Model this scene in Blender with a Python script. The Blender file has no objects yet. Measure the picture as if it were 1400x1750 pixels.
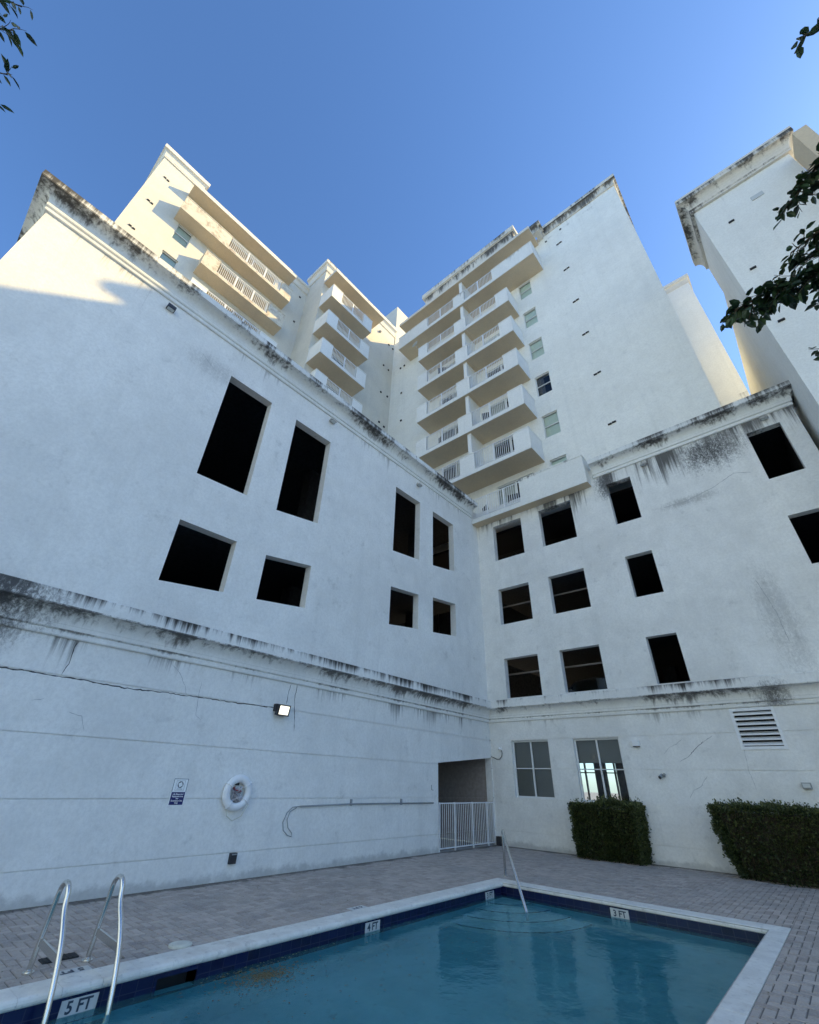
import bpy, bmesh, math, random
from mathutils import Vector, Matrix
R = math.radians
random.seed(7)
sc = bpy.context.scene
COL = sc.collection

# ---------------------------------------------------------------- camera, sky, sun, exposure
CAM = Vector((9.367, -15.282, 1.65))
YAW, PITCH, ROLL = R(41.755), R(31.877), R(1.872)
fwd = Vector((-math.sin(YAW) * math.cos(PITCH), math.cos(YAW) * math.cos(PITCH), math.sin(PITCH)))
rt = Vector((math.cos(YAW), math.sin(YAW), 0)); up = rt.cross(fwd)
r2 = rt * math.cos(ROLL) + up * math.sin(ROLL); u2 = up * math.cos(ROLL) - rt * math.sin(ROLL)
cd = bpy.data.cameras.new('camera'); cam = bpy.data.objects.new('camera', cd); COL.objects.link(cam)
cam.matrix_world = Matrix(((r2.x, u2.x, -fwd.x, CAM.x), (r2.y, u2.y, -fwd.y, CAM.y), (r2.z, u2.z, -fwd.z, CAM.z), (0, 0, 0, 1)))
cd.sensor_fit = 'VERTICAL'; cd.sensor_height = 24; cd.sensor_width = 24; cd.lens = 24 * 742.1 / 1750
cd.clip_start = .05; cd.clip_end = 3000
sc.camera = cam

SUN = Vector((1, 1.06, .90)).normalized()          # towards the sun
elev = math.asin(SUN.z); azi = math.atan2(SUN.x, SUN.y)
w = bpy.data.worlds.new('World'); sc.world = w; w.use_nodes = True
nt = w.node_tree; bg = nt.nodes['Background']
sky = nt.nodes.new('ShaderNodeTexSky'); sky.sky_type = 'NISHITA'; sky.sun_disc = False
sky.sun_elevation = elev; sky.sun_rotation = azi; sky.air_density = 1.0; sky.dust_density = .6; sky.ozone_density = 3.0
tn = nt.nodes.new('ShaderNodeMix'); tn.data_type = 'RGBA'; tn.blend_type = 'MULTIPLY'; tn.inputs[0].default_value = 1; tn.inputs[7].default_value = (.64, .84, 1.03, 1)
nt.links.new(sky.outputs[0], tn.inputs[6]); nt.links.new(tn.outputs[2], bg.inputs[0]); bg.inputs[1].default_value = .102
sl = bpy.data.lights.new('sun', 'SUN'); sl.energy = 2.5; sl.angle = R(.5); sl.color = (1, .72, .27)
so = bpy.data.objects.new('sun', sl); COL.objects.link(so); so.rotation_euler = SUN.to_track_quat('Z', 'Y').to_euler()
so.location = (0, 0, 60)
sc.view_settings.view_transform = 'Standard'; sc.view_settings.look = 'None'
sc.view_settings.exposure = 1.46; sc.view_settings.gamma = 1
try: sc.cycles.max_bounces = 12; sc.cycles.diffuse_bounces = 6; sc.cycles.transmission_bounces = 8
except Exception: pass

# ---------------------------------------------------------------- materials
class NT:
    def __init__(s, name):
        s.m = bpy.data.materials.new(name); s.m.use_nodes = True; s.t = s.m.node_tree
        s.b = s.t.nodes['Principled BSDF']; s.out = s.t.nodes['Material Output']
        s.pos = s.t.nodes.new('ShaderNodeNewGeometry').outputs['Position']
        s.sep = None
    def n(s, typ, **kw):
        o = s.t.nodes.new(typ)
        for k, v in kw.items():
            if hasattr(o, k): setattr(o, k, v)
        return o
    def lk(s, a, b): s.t.links.new(a, b)
    def put(s, sock, v):
        if hasattr(v, 'is_linked') or isinstance(v, bpy.types.NodeSocket): s.lk(v, sock)
        else: sock.default_value = v
    def math(s, op, a, b=0.0, c=None, clamp=False):
        o = s.n('ShaderNodeMath', operation=op); o.use_clamp = clamp
        s.put(o.inputs[0], a); s.put(o.inputs[1], b)
        if c is not None: s.put(o.inputs[2], c)
        return o.outputs[0]
    def xyz(s):
        if not s.sep: s.sep = s.n('ShaderNodeSeparateXYZ'); s.lk(s.pos, s.sep.inputs[0])
        return s.sep.outputs
    def mr(s, v, a, b, c=0.0, d=1.0, smooth=True):
        o = s.n('ShaderNodeMapRange'); o.interpolation_type = 'SMOOTHSTEP' if smooth else 'LINEAR'
        s.put(o.inputs[0], v); s.put(o.inputs[1], a); s.put(o.inputs[2], b); s.put(o.inputs[3], c); s.put(o.inputs[4], d)
        return o.outputs[0]
    def noise(s, scale, detail=4, rough=.55, vec=(1, 1, 1), off=0.0, dist=0.0):
        mp = s.n('ShaderNodeMapping'); s.lk(s.pos, mp.inputs[0]); mp.inputs['Scale'].default_value = vec
        mp.inputs['Location'].default_value = (off, off * 1.7, off * .6)
        o = s.n('ShaderNodeTexNoise'); o.inputs['Scale'].default_value = scale; o.inputs['Detail'].default_value = detail
        o.inputs['Roughness'].default_value = rough; o.inputs['Distortion'].default_value = dist
        s.lk(mp.outputs[0], o.inputs[0]); return o.outputs[0]
    def mix(s, f, a, b, mode='MIX'):
        o = s.n('ShaderNodeMix', data_type='RGBA'); o.blend_type = mode
        s.put(o.inputs[0], f)
        for sock, v in ((o.inputs[6], a), (o.inputs[7], b)):
            s.put(sock, v if isinstance(v, bpy.types.NodeSocket) else (*v, 1) if len(v) == 3 else v)
        return o.outputs[2]
    def bump(s, h, dist, strength=1.0):
        o = s.n('ShaderNodeBump'); o.inputs['Distance'].default_value = dist; o.inputs['Strength'].default_value = strength
        s.lk(h, o.inputs['Height']); s.lk(o.outputs[0], s.b.inputs['Normal']); return o

def plain(name, col, rough=.6, metal=0.0, emit=None, es=1.0, vary=.0, spec=None):
    k = NT(name); c = (*col, 1)
    if vary:
        nz = k.noise(9, 5); f = k.mr(nz, .3, .7)
        c2 = k.mix(f, tuple(v * (1 - vary) for v in col), tuple(min(1, v * (1 + vary)) for v in col)); k.lk(c2, k.b.inputs['Base Color'])
    else: k.b.inputs['Base Color'].default_value = c
    k.b.inputs['Roughness'].default_value = rough; k.b.inputs['Metallic'].default_value = metal
    if spec is not None: k.b.inputs['Specular IOR Level'].default_value = spec
    if emit: k.b.inputs['Emission Color'].default_value = (*emit, 1); k.b.inputs['Emission Strength'].default_value = es
    return k.m

def stucco(name, col, lines=(), mott=.10, bump=.006, blotch=(), band=None, low=None, speck=0.0, all_over=0.0):
    """painted render; lines = (z, reach, strength, density) run-off streaks below z"""
    k = NT(name); x, y, z = k.xyz()
    big = k.noise(.35, 4, .6); mid = k.noise(2.2, 5, .65, off=3); fine = k.noise(22, 3, .6)
    f = k.math('ADD', k.math('MULTIPLY', big, .6), k.math('MULTIPLY', mid, .4))
    c = k.mix(k.mr(f, .35, .65), tuple(v * (1 - mott) for v in col), tuple(min(.95, v * (1 + mott * .5)) for v in col))
    c = k.mix(k.math('MULTIPLY', k.mr(k.noise(14, 8, .8, off=15), .36, .66), .42), c, tuple(v * .72 for v in col))
    runs = k.noise(1.0, 4, .6, vec=(3.2, 3.2, .16), off=11)
    c = k.mix(k.math('MULTIPLY', k.mr(runs, .5, .72), .10), c, (.44, .45, .44))
    dirt = (.055, .052, .05)
    st = k.noise(1.0, 5, .7, vec=(9, 9, .3), off=5, dist=.15)
    wide = k.mr(k.noise(1.0, 3, .5, vec=(1.1, 1.1, .25), off=9), .3, .7, .28, .72)
    for (zt, L, s, dens) in lines:
        t = k.mr(z, zt - L, zt, 0, 1, smooth=False)
        below = k.math('LESS_THAN', z, zt + .002)
        v = k.math('ADD', k.math('MULTIPLY', st, .52), k.math('MULTIPLY', wide, .48))
        v = k.math('ADD', v, k.math('MULTIPLY', t, .22))
        m = k.mr(v, .69 - dens, .86 - dens)
        m = k.math('MULTIPLY', k.math('MULTIPLY', m, below), k.math('MULTIPLY', k.mr(t, 0, .25), s))
        c = k.mix(m, c, dirt)
    for (p, rad, s) in blotch:
        d = k.n('ShaderNodeVectorMath', operation='DISTANCE')
        mp = k.n('ShaderNodeMapping'); mp.inputs['Scale'].default_value = (1 / rad[0], 1 / rad[0], 1 / rad[1]); k.lk(k.pos, mp.inputs[0])
        k.lk(mp.outputs[0], d.inputs[0]); d.inputs[1].default_value = (p[0] / rad[0], p[1] / rad[0], p[2] / rad[1])
        g = k.mr(d.outputs['Value'], 1.0, .1)
        a = k.math('ADD', k.math('MULTIPLY', k.noise(16, 9, .82, vec=(1.2, 1.2, .8), off=2, dist=.6), .72), k.math('MULTIPLY', k.noise(1.0, 5, .65, vec=(5, 5, .6), off=6), .28))
        m = k.math('MULTIPLY', k.mr(k.math('ADD', a, k.math('MULTIPLY', g, .2)), .56, .74), k.math('MULTIPLY', g, s))
        c = k.mix(m, c, (.09, .09, .09))
    if speck:
        sp = k.noise(2.3, 9, .8, off=21, dist=.5)
        c = k.mix(k.math('MULTIPLY', k.mr(sp, .47, .66), speck), c, (.30, .22, .17))
    if low:
        lo = k.mr(z, low[1], low[0], 0, 1)
        m = k.math('MULTIPLY', k.mr(k.math('ADD', k.noise(2.5, 6, .7, off=31), k.math('MULTIPLY', lo, .35)), .55, .85), low[2])
        c = k.mix(m, c, (.12, .12, .12))
    if all_over:
        c = k.mix(k.math('MULTIPLY', k.mr(k.noise(4, 6, .7, off=41), .45, .7), all_over), c, (.2, .19, .17))
    k.lk(c, k.b.inputs['Base Color']); k.b.inputs['Roughness'].default_value = .88; k.b.inputs['Specular IOR Level'].default_value = .25
    h = k.math('ADD', k.math('MULTIPLY', fine, .5), k.math('ADD', k.math('MULTIPLY', mid, .5), k.math('MULTIPLY', k.noise(70, 2, .5, off=7), .35)))
    k.bump(h, bump, 1.0)
    return k.m

W = (.84, .835, .805)
M = {}
M['wallL'] = stucco('podium_stucco', W, lines=((12.3, 1.3, .55, -.02), (3.6, .9, .85, .0)), blotch=(((0, -14.6, 3.7), (1.3, 1.0), .8), ((0, -12.9, 11.0), (1.6, .8), .28)), low=(.0, .22, .35))
M['wallR'] = stucco('podium_stucco_stained', W, lines=((12.3, 1.9, .9, .09), (3.6, .6, .6, -.02)),
                    blotch=(((9.4, 0, 11.6), (2.0, 1.5), 1.0), ((8.3, 0, 10.0), (2.0, .35), .4), ((9.35, 0, 5.6), (.9, 3.2), .3), ((5.9, 0, 11.7), (.8, 1.4), .95)), low=(0, .25, .35), mott=.12)
M['band'] = stucco('string_course_paint', W, lines=((4.34, .36, 1.0, .10), (4.03, .34, .85, .07), (3.7, .1, .7, .05)), blotch=(((.2, -14.8, 4.0), (2.0, 1.6), 1.0), ((8.6, -.2, 3.8), (.8, .8), .9)), bump=.004)
M['corn'] = stucco('parapet_paint', (.80, .81, .79), lines=((13.0, .5, .95, .11), (12.7, .36, .85, .07)), bump=.004)
M['tower'] = stucco('tower_stucco', (.90, .895, .84), lines=((32.4, 1.5, .5, -.03), (31.6, .6, .3, 0)), mott=.07, low=(12.6, 13.5, .3))
M['towerc'] = stucco('tower_parapet_stained', (.74, .70, .62), lines=((33.5, 1.0, .95, .12), (32.6, .9, .9, .1)), bump=.004)
M['balc'] = stucco('balcony_paint', (.86, .865, .84), lines=(), mott=.04, bump=.003)
M['balcd'] = stucco('balcony_paint_stained', (.84, .84, .80), lines=((30.2, .8, .5, .02), (13.3, .3, .9, .05)), mott=.06, bump=.003)
M['balcs'] = stucco('balcony_paint_peeling', (.70, .65, .54), mott=.06, bump=.004, speck=.75)
M['soff'] = stucco('soffit_paint', (.68, .56, .40), mott=.07, bump=.002)
M['wing'] = stucco('wing_stucco', (.70, .675, .60), lines=((33.2, 1.2, .5, -.02),), mott=.08)
M['wingc'] = stucco('wing_parapet', (.76, .73, .66), lines=((34.2, .5, .7, .04),), bump=.003)
M['nb'] = stucco('neighbour_stucco', (.84, .85, .82), lines=((21.3, 1.6, .45, 0),), mott=.06)
M['nbc'] = stucco('neighbour_parapet', (.73, .70, .63), lines=((22.1, .7, .95, .1), (21.5, .5, .9, .08)), bump=.004)
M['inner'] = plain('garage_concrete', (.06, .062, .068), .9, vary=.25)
M['pipe_in'] = plain('garage_pipe_paint', (.28, .25, .25), .6)
M['white'] = plain('white_metal_paint', (.78, .79, .80), .45, vary=.04)
M['frame'] = plain('white_window_frame', (.72, .73, .72), .45)
M['blind'] = plain('window_blind', (.33, .335, .36), .7)
M['blindg'] = plain('pale_blind', (.85, .93, .88), .7)
M['curtain'] = plain('curtain_cloth', (.55, .54, .5), .9, vary=.15)
M['curtd'] = plain('dark_curtain_cloth', (.12, .12, .14), .9, vary=.3)
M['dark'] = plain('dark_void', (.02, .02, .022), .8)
M['black'] = plain('black_plastic', (.03, .03, .035), .45)
M['grey'] = plain('grey_conduit', (.28, .30, .31), .5)
M['concr'] = plain('bare_concrete', (.4, .39, .36), .9, vary=.2)
M['lid'] = plain('skimmer_lid_plastic', (.62, .62, .55), .5, vary=.1)
M['ring'] = plain('life_ring_foam', (.82, .83, .84), .5, vary=.03)
M['rope'] = plain('rope_fibre', (.6, .6, .5), .9)
M['net'] = plain('bundled_rope', (.5, .48, .5), .9, vary=.5)
M['red'] = plain('red_strap', (.35, .05, .05), .7)
M['blue'] = plain('sign_blue', (.015, .02, .13), .4)
M['signw'] = plain('sign_white', (.88, .90, .90), .4)
M['marker'] = plain('marker_tile', (.55, .56, .55), .35, vary=.08)
M['ink'] = plain('sign_ink', (.03, .05, .08), .5)
M['lamp'] = plain('lamp_lens', (.45, .45, .40), .3, emit=(1, .94, .74), es=.62)
M['lens'] = plain('unlit_lens', (.55, .58, .58), .25)
M['soil'] = plain('soil', (.05, .04, .03), .95, vary=.3)

def steel():
    k = NT('brushed_steel'); k.b.inputs['Base Color'].default_value = (.72, .71, .68, 1); k.b.inputs['Metallic'].default_value = 1
    k.b.inputs['Roughness'].default_value = .27; return k.m
M['steel'] = steel()
def glass(name, tint, refl=1.0):
    k = NT(name); t = k.t; tr = k.n('ShaderNodeBsdfTransparent'); tr.inputs[0].default_value = (*tint, 1)
    gl = k.n('ShaderNodeBsdfGlossy'); gl.inputs['Roughness'].default_value = .03
    fr = k.n('ShaderNodeFresnel'); fr.inputs[0].default_value = 1.5
    mx = k.n('ShaderNodeMixShader'); k.lk(k.math('MULTIPLY', fr.outputs[0], refl, clamp=True), mx.inputs[0]); k.lk(tr.outputs[0], mx.inputs[1]); k.lk(gl.outputs[0], mx.inputs[2])
    k.lk(mx.outputs[0], k.out.inputs[0]); t.nodes.remove(k.b); return k.m
M['glass'] = glass('window_glass', (.86, .92, .92), 1.3)
M['glassd'] = glass('tinted_glass', (.30, .36, .37), 1.8)

def paver_mat():
    k = NT('brick_paver'); a = k.n('ShaderNodeAttribute'); a.attribute_name = 'tone'
    base = k.mix(a.outputs['Fac'], (.34, .285, .25), (.52, .45, .40))
    base = k.mix(k.math('MULTIPLY', k.mr(k.noise(.55, 6, .7), .45, .68), .5), base, (.26, .25, .24))
    base = k.mix(k.math('MULTIPLY', k.mr(k.noise(2.4, 8, .75, off=6), .5, .7), .5), base, (.17, .16, .155))
    base = k.mix(k.math('MULTIPLY', k.mr(k.noise(45, 4, .7), .4, .7), .35), base, (.58, .54, .50))
    x, y, z = k.xyz()
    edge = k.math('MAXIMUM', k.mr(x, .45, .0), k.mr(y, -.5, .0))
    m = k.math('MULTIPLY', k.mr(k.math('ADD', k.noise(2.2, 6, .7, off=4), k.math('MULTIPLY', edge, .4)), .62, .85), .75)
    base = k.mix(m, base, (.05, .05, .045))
    k.lk(base, k.b.inputs['Base Color']); k.b.inputs['Roughness'].default_value = .85
    k.bump(k.noise(60, 5, .7), .003); return k.m
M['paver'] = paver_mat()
def joint_mat():
    k = NT('paver_joint_sand'); k.lk(k.mix(k.noise(30, 5), (.10, .09, .08), (.22, .20, .18)), k.b.inputs['Base Color']); k.b.inputs['Roughness'].default_value = .95; return k.m
M['joint'] = joint_mat()
def ground_mat():
    k = NT('ground_asphalt'); k.lk(k.mix(k.noise(1.2, 8, .7), (.28, .28, .27), (.42, .42, .41)), k.b.inputs['Base Color']); k.b.inputs['Roughness'].default_value = .95; return k.m
M['ground'] = ground_mat()
def coping_mat():
    k = NT('coping_stone'); x, y, z = k.xyz()
    c = k.mix(k.mr(k.noise(3, 8, .7), .35, .7), (.70, .68, .63), (.84, .82, .76))
    c = k.mix(k.math('MULTIPLY', k.mr(k.noise(11, 7, .75, off=3), .52, .72), .5), c, (.30, .29, .27))
    c = k.mix(k.math('MULTIPLY', k.mr(k.noise(1.3, 5, .7, off=8), .52, .7), .35), c, (.40, .32, .25))
    k.lk(c, k.b.inputs['Base Color']); k.b.inputs['Roughness'].default_value = .75; k.bump(k.noise(40, 5, .7), .004); return k.m
M['coping'] = coping_mat()
def tile_mat():
    k = NT('waterline_tile'); x, y, z = k.xyz()
    mp = k.n('ShaderNodeCombineXYZ'); k.lk(k.math('ADD', x, y), mp.inputs[0]); k.lk(z, mp.inputs[1])
    b = k.n('ShaderNodeTexBrick'); b.offset = 0; b.inputs['Scale'].default_value = 1; b.inputs['Brick Width'].default_value = .152; b.inputs['Row Height'].default_value = .152
    b.inputs['Mortar Size'].default_value = .004; b.inputs['Color1'].default_value = (.004, .006, .035, 1); b.inputs['Color2'].default_value = (.006, .010, .055, 1); b.inputs['Mortar'].default_value = (.03, .03, .07, 1)
    k.lk(mp.outputs[0], b.inputs['Vector']); k.lk(b.outputs['Color'], k.b.inputs['Base Color']); k.b.inputs['Roughness'].default_value = .2; return k.m
M['tile'] = tile_mat()
def plaster_mat():
    k = NT('pool_plaster'); c = k.mix(k.mr(k.noise(1.1, 6, .7), .35, .7), (.17, .50, .58), (.26, .64, .72))
    c = k.mix(k.math('MULTIPLY', k.mr(k.noise(6, 7, .75, off=3), .55, .7), .6), c, (.06, .17, .20))
    k.lk(c, k.b.inputs['Base Color']); k.b.inputs['Roughness'].default_value = .9; return k.m
M['plaster'] = plaster_mat()
def water_mat():
    k = NT('pool_water'); t = k.t; t.nodes.remove(k.b)
    g = k.n('ShaderNodeBsdfGlass'); g.inputs['Color'].default_value = (.62, .90, .95, 1); g.inputs['IOR'].default_value = 1.33; g.inputs['Roughness'].default_value = .04
    d = k.n('ShaderNodeBsdfDiffuse'); k.lk(k.mix(k.mr(k.noise(.8, 4, .6), .35, .65), (.05, .165, .185), (.095, .27, .29)), d.inputs[0])
    a = k.noise(1.0, 3, .5, vec=(3.2, 3.2, 1)); b = k.noise(1.0, 3, .6, vec=(11, 14, 1), off=4)
    bp = k.n('ShaderNodeBump'); bp.inputs['Distance'].default_value = .012; bp.inputs['Strength'].default_value = .6
    k.lk(k.math('ADD', a, k.math('MULTIPLY', b, .22)), bp.inputs['Height']); k.lk(bp.outputs[0], g.inputs['Normal'])
    mx = k.n('ShaderNodeMixShader'); mx.inputs[0].default_value = .26; k.lk(g.outputs[0], mx.inputs[1]); k.lk(d.outputs[0], mx.inputs[2])
    k.lk(mx.outputs[0], k.out.inputs[0]); return k.m
M['water'] = water_mat()
def leaf_mat(name, a, b, tr=.25):
    k = NT(name); at = k.n('ShaderNodeAttribute'); at.attribute_name = 'tone'
    c = k.mix(at.outputs['Fac'], a, b); k.lk(c, k.b.inputs['Base Color']); k.b.inputs['Roughness'].default_value = .42
    td = k.n('ShaderNodeBsdfTranslucent'); k.lk(c, td.inputs[0]); mx = k.n('ShaderNodeMixShader'); mx.inputs[0].default_value = tr
    k.lk(k.b.outputs[0], mx.inputs[1]); k.lk(td.outputs[0], mx.inputs[2]); k.lk(mx.outputs[0], k.out.inputs[0]); return k.m
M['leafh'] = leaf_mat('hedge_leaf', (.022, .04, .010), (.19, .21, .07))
M['leaft'] = leaf_mat('tree_leaf', (.012, .03, .010), (.04, .085, .025), .12)
M['leafd'] = leaf_mat('dead_leaf', (.06, .05, .02), (.20, .18, .08), .1)
M['bark'] = plain('bark', (.10, .075, .05), .9, vary=.35)
M['carp'] = plain('car_paint', (.06, .06, .065), .3, metal=.6)
M['tyre'] = plain('tyre_rubber', (.02, .02, .02), .8)

# ---------------------------------------------------------------- mesh helpers
class MB:
    def __init__(s, f=None): s.v = []; s.f = []; s.tone = []; s.map = f
    def pt(s, p): s.v.append(tuple(s.map(*p)) if s.map else tuple(p)); return len(s.v) - 1
    def face(s, pts, tone=None):
        s.f.append([s.pt(p) for p in pts]); s.tone.append(tone)
    def box(s, x0, x1, y0, y1, z0, z1):
        i = [s.pt(p) for p in ((x0, y0, z0), (x1, y0, z0), (x1, y1, z0), (x0, y1, z0), (x0, y0, z1), (x1, y0, z1), (x1, y1, z1), (x0, y1, z1))]
        for q in ((0, 3, 2, 1), (4, 5, 6, 7), (0, 1, 5, 4), (1, 2, 6, 5), (2, 3, 7, 6), (3, 0, 4, 7)): s.f.append([i[k] for k in q]); s.tone.append(None)
        return s
    def hexa(s, b, t):
        i = [s.pt(p) for p in list(b) + list(t)]; n = len(b)
        s.f.append(list(reversed(i[:n]))); s.f.append(i[n:]); s.tone += [None, None]
        for k in range(n): s.f.append([i[k], i[(k + 1) % n], i[n + (k + 1) % n], i[n + k]]); s.tone.append(None)
        return s
    def tube(s, path, r, n=8, cap=True, r1=None):
        P = [Vector(p) for p in path]; rings = []
        ref = None
        for i, p in enumerate(P):
            d = (P[min(i + 1, len(P) - 1)] - P[max(i - 1, 0)]).normalized()
            if ref is None: ref = Vector((0, 0, 1)) if abs(d.z) < .9 else Vector((1, 0, 0))
            a = d.cross(ref).normalized(); b = a.cross(d).normalized(); ref = b
            rr = r if r1 is None else r + (r1 - r) * i / (len(P) - 1)
            rings.append([s.pt(p + (a * math.cos(t) + b * math.sin(t)) * rr) for t in [2 * math.pi * k / n for k in range(n)]])
        for A, B in zip(rings, rings[1:]):
            for k in range(n): s.f.append([A[k], A[(k + 1) % n], B[(k + 1) % n], B[k]]); s.tone.append(None)
        if cap: s.f.append(list(reversed(rings[0]))); s.f.append(rings[-1]); s.tone += [None, None]
        return s
    def sweep(s, path, prof, closed=False):
        """profile (offset to the right of travel, z) swept along a plan path with mitres"""
        n = len(path); rings = []
        for i in range(n):
            p = Vector(path[i])
            d0 = (p - Vector(path[i - 1])).normalized() if (i > 0 or closed) else None
            d1 = (Vector(path[(i + 1) % n]) - p).normalized() if (i < n - 1 or closed) else None
            n0 = Vector((d0.y, -d0.x)) if d0 else None; n1 = Vector((d1.y, -d1.x)) if d1 else None
            if n0 is None: m = n1
            elif n1 is None: m = n0
            else:
                m = (n0 + n1); m = m / m.length; m = m / max(.2, m.dot(n0))
            rings.append([s.pt((p.x + m.x * o, p.y + m.y * o, z)) for (o, z) in prof])
        K = len(prof)
        pairs = list(zip(rings, rings[1:])) + ([(rings[-1], rings[0])] if closed else [])
        for A, B in pairs:
            for k in range(K): s.f.append([A[k], A[(k + 1) % K], B[(k + 1) % K], B[k]]); s.tone.append(None)
        if not closed: s.f.append(rings[0]); s.f.append(list(reversed(rings[-1]))); s.tone += [None, None]
        return s
    def build(s, name, mat, parent=None, smooth=False, bevel=0, **props):
        off = Vector(parent['_o']) if parent is not None else (s.base if hasattr(s, 'base') else Vector((0, 0, 0)))
        me = bpy.data.meshes.new(name)
        me.from_pydata([tuple(Vector(v) - off) for v in s.v], [], s.f); me.update()
        bm = bmesh.new(); bm.from_mesh(me)
        if not any(t is not None for t in s.tone): bmesh.ops.recalc_face_normals(bm, faces=bm.faces)
        bm.to_mesh(me); bm.free()
        if any(t is not None for t in s.tone):
            at = me.attributes.new('tone', 'FLOAT', 'FACE')
            at.data.foreach_set('value', [t if t is not None else .5 for t in s.tone])
        me.materials.append(mat)
        if smooth: me.polygons.foreach_set('use_smooth', [True] * len(me.polygons))
        o = bpy.data.objects.new(name, me); COL.objects.link(o)
        if parent is not None: o.parent = parent
        else: o.location = off
        o['_o'] = tuple(off)
        if bevel:
            b = o.modifiers.new('bevel', 'BEVEL'); b.width = bevel; b.segments = 2; b.limit_method = 'ANGLE'
        for k, v in props.items(): o[k] = v
        return o

def thing(name, loc, label, cat, group=None):
    o = bpy.data.objects.new(name, None); COL.objects.link(o); o.location = loc; o['_o'] = tuple(loc)
    o.empty_display_size = .2; o['label'] = label; o['category'] = cat
    if group: o['group'] = group
    return o

def wall(mb, u0, u1, z0, z1, holes, o0, o1):
    """wall from u0..u1, z0..z1 between outward offsets o0 (back) and o1 (front); holes (ul,ur,zbl,zbr,ztl,ztr)"""
    br = sorted({u0, u1} | {h[i] for h in holes for i in (0, 1) if u0 < h[i] < u1})
    for a, b in zip(br, br[1:]):
        hs = sorted([h for h in holes if h[0] <= a + 1e-6 and h[1] >= b - 1e-6], key=lambda h: h[2])
        def L(h, u, i): return h[i] + (h[i + 1] - h[i]) * (u - h[0]) / (h[1] - h[0])
        lo = (z0, z0)
        segs = []
        for h in hs:
            segs.append((lo, (L(h, a, 2), L(h, b, 2)))); lo = (L(h, a, 4), L(h, b, 4))
        segs.append((lo, (z1, z1)))
        for (l, t) in segs:
            if t[0] - l[0] < 1e-4 and t[1] - l[1] < 1e-4: continue
            l = (max(l[0], z0), max(l[1], z0)); t = (min(t[0], z1), min(t[1], z1))
            if t[0] <= l[0] and t[1] <= l[1]: continue
            for o in (o0, o1): mb.face([(a, o, l[0]), (b, o, l[1]), (b, o, t[1]), (a, o, t[0])])
    for h in holes:
        ul, ur, bl, brr, tl, tr = h
        bl, brr, tl, tr = [min(max(v, z0), z1) for v in (bl, brr, tl, tr)]
        if tl - bl < 1e-4 and tr - brr < 1e-4: continue
        mb.face([(ul, o0, bl), (ur, o0, brr), (ur, o1, brr), (ul, o1, bl)])
        mb.face([(ul, o0, tl), (ur, o0, tr), (ur, o1, tr), (ul, o1, tl)])
        mb.face([(ul, o0, bl), (ul, o0, tl), (ul, o1, tl), (ul, o1, bl)])
        mb.face([(ur, o0, brr), (ur, o0, tr), (ur, o1, tr), (ur, o1, brr)])
    for (a, b) in ((u0, u0), (u1, u1)): mb.face([(a, o0, z0), (a, o1, z0), (a, o1, z1), (a, o0, z1)])
    mb.face([(u0, o0, z1), (u1, o0, z1), (u1, o1, z1), (u0, o1, z1)])
    return mb

def weld(o, d=1e-4):
    bm = bmesh.new(); bm.from_mesh(o.data); bmesh.ops.remove_doubles(bm, verts=bm.verts, dist=d); bm.to_mesh(o.data); bm.free()

def fL(x0):  return lambda u, o, z: (x0 + o, u, z)      # wall facing +x, u = y
def fR(y0):  return lambda u, o, z: (u, y0 - o, z)      # wall facing -y, u = x

# ---------------------------------------------------------------- ground, deck
g = MB(); g.box(-160, 160, 22, 220, -.06, -.02); g.box(-160, -22, -160, 22, -.06, -.02); g.box(22, 160, -160, 22, -.06, -.02); g.box(-22, 22, -160, -22, -.06, -.02)
g.box(-22, 12.02, 6.05, 22, -.06, -.02); g.box(12.02, 22, 9.6, 22, -.06, -.02); g.box(12.02, 22, -22, 9.6, -.3, -.02)
g.build('ground', M['ground'], kind='structure')
PX0, PX1, PY0, PY1 = 3.43, 7.77, -20.0, -5.5        # inner edge of the pool shell
CX0, CX1, CY1 = 3.12, 8.02, -5.16                   # outer edge of the coping
d = MB()
for (a, b, c, e) in ((0, CX0 + .03, -22, 0), (CX1 - .03, 12, -22, 0), (CX0 + .03, CX1 - .03, CY1 - .03, 0), (-3.2, 0, -3.4, 0)): d.box(a, b, c, e, -.3, -.008)
dk = d.build('pool_deck', M['joint'], kind='structure')
# herringbone pavers laid on the deck bed: part of the deck
p = MB(); rnd = random.Random(3); s_ = .1; gap = .0035
def paver(x0, x1, y0, y1):
    for cx0, cx1, cy0, cy1 in ((0.005, CX0 - .003, -17.5, -.01), (CX1 + .003, 11.98, -17.5, -.01), (CX0 - .003, CX1 + .003, CY1 + .003, -.01)):
        a, b, c, e = max(x0 + gap, cx0), min(x1 - gap, cx1), max(y0 + gap, cy0), min(y1 - gap, cy1)
        if b - a > .012 and e - c > .012:
            t = min(1, max(0, rnd.gauss(.5, .28))); h = rnd.uniform(-.0015, .0015); ch = .006
            top = [(a + ch, c + ch, h), (b - ch, c + ch, h), (b - ch, e - ch, h), (a + ch, e - ch, h)]
            bot = [(a, c, -.012), (b, c, -.012), (b, e, -.012), (a, e, -.012)]
            ti = [p.pt(q) for q in top]; bi = [p.pt(q) for q in bot]
            p.f.append(ti); p.tone.append(t)
            for k in range(4): p.f.append([bi[k], bi[(k + 1) % 4], ti[(k + 1) % 4], ti[k]]); p.tone.append(t * .8)
for i in range(-1, 121):
    for j in range(-176, 1):
        m_ = (i - j) % 4; x0, y0 = i * s_, j * s_
        if m_ == 0: paver(x0, x0 + .2, y0, y0 + .1)
        elif m_ == 3: paver(x0, x0 + .1, y0, y0 + .2)
pv = p.build('paving', M['paver'], dk)

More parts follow.
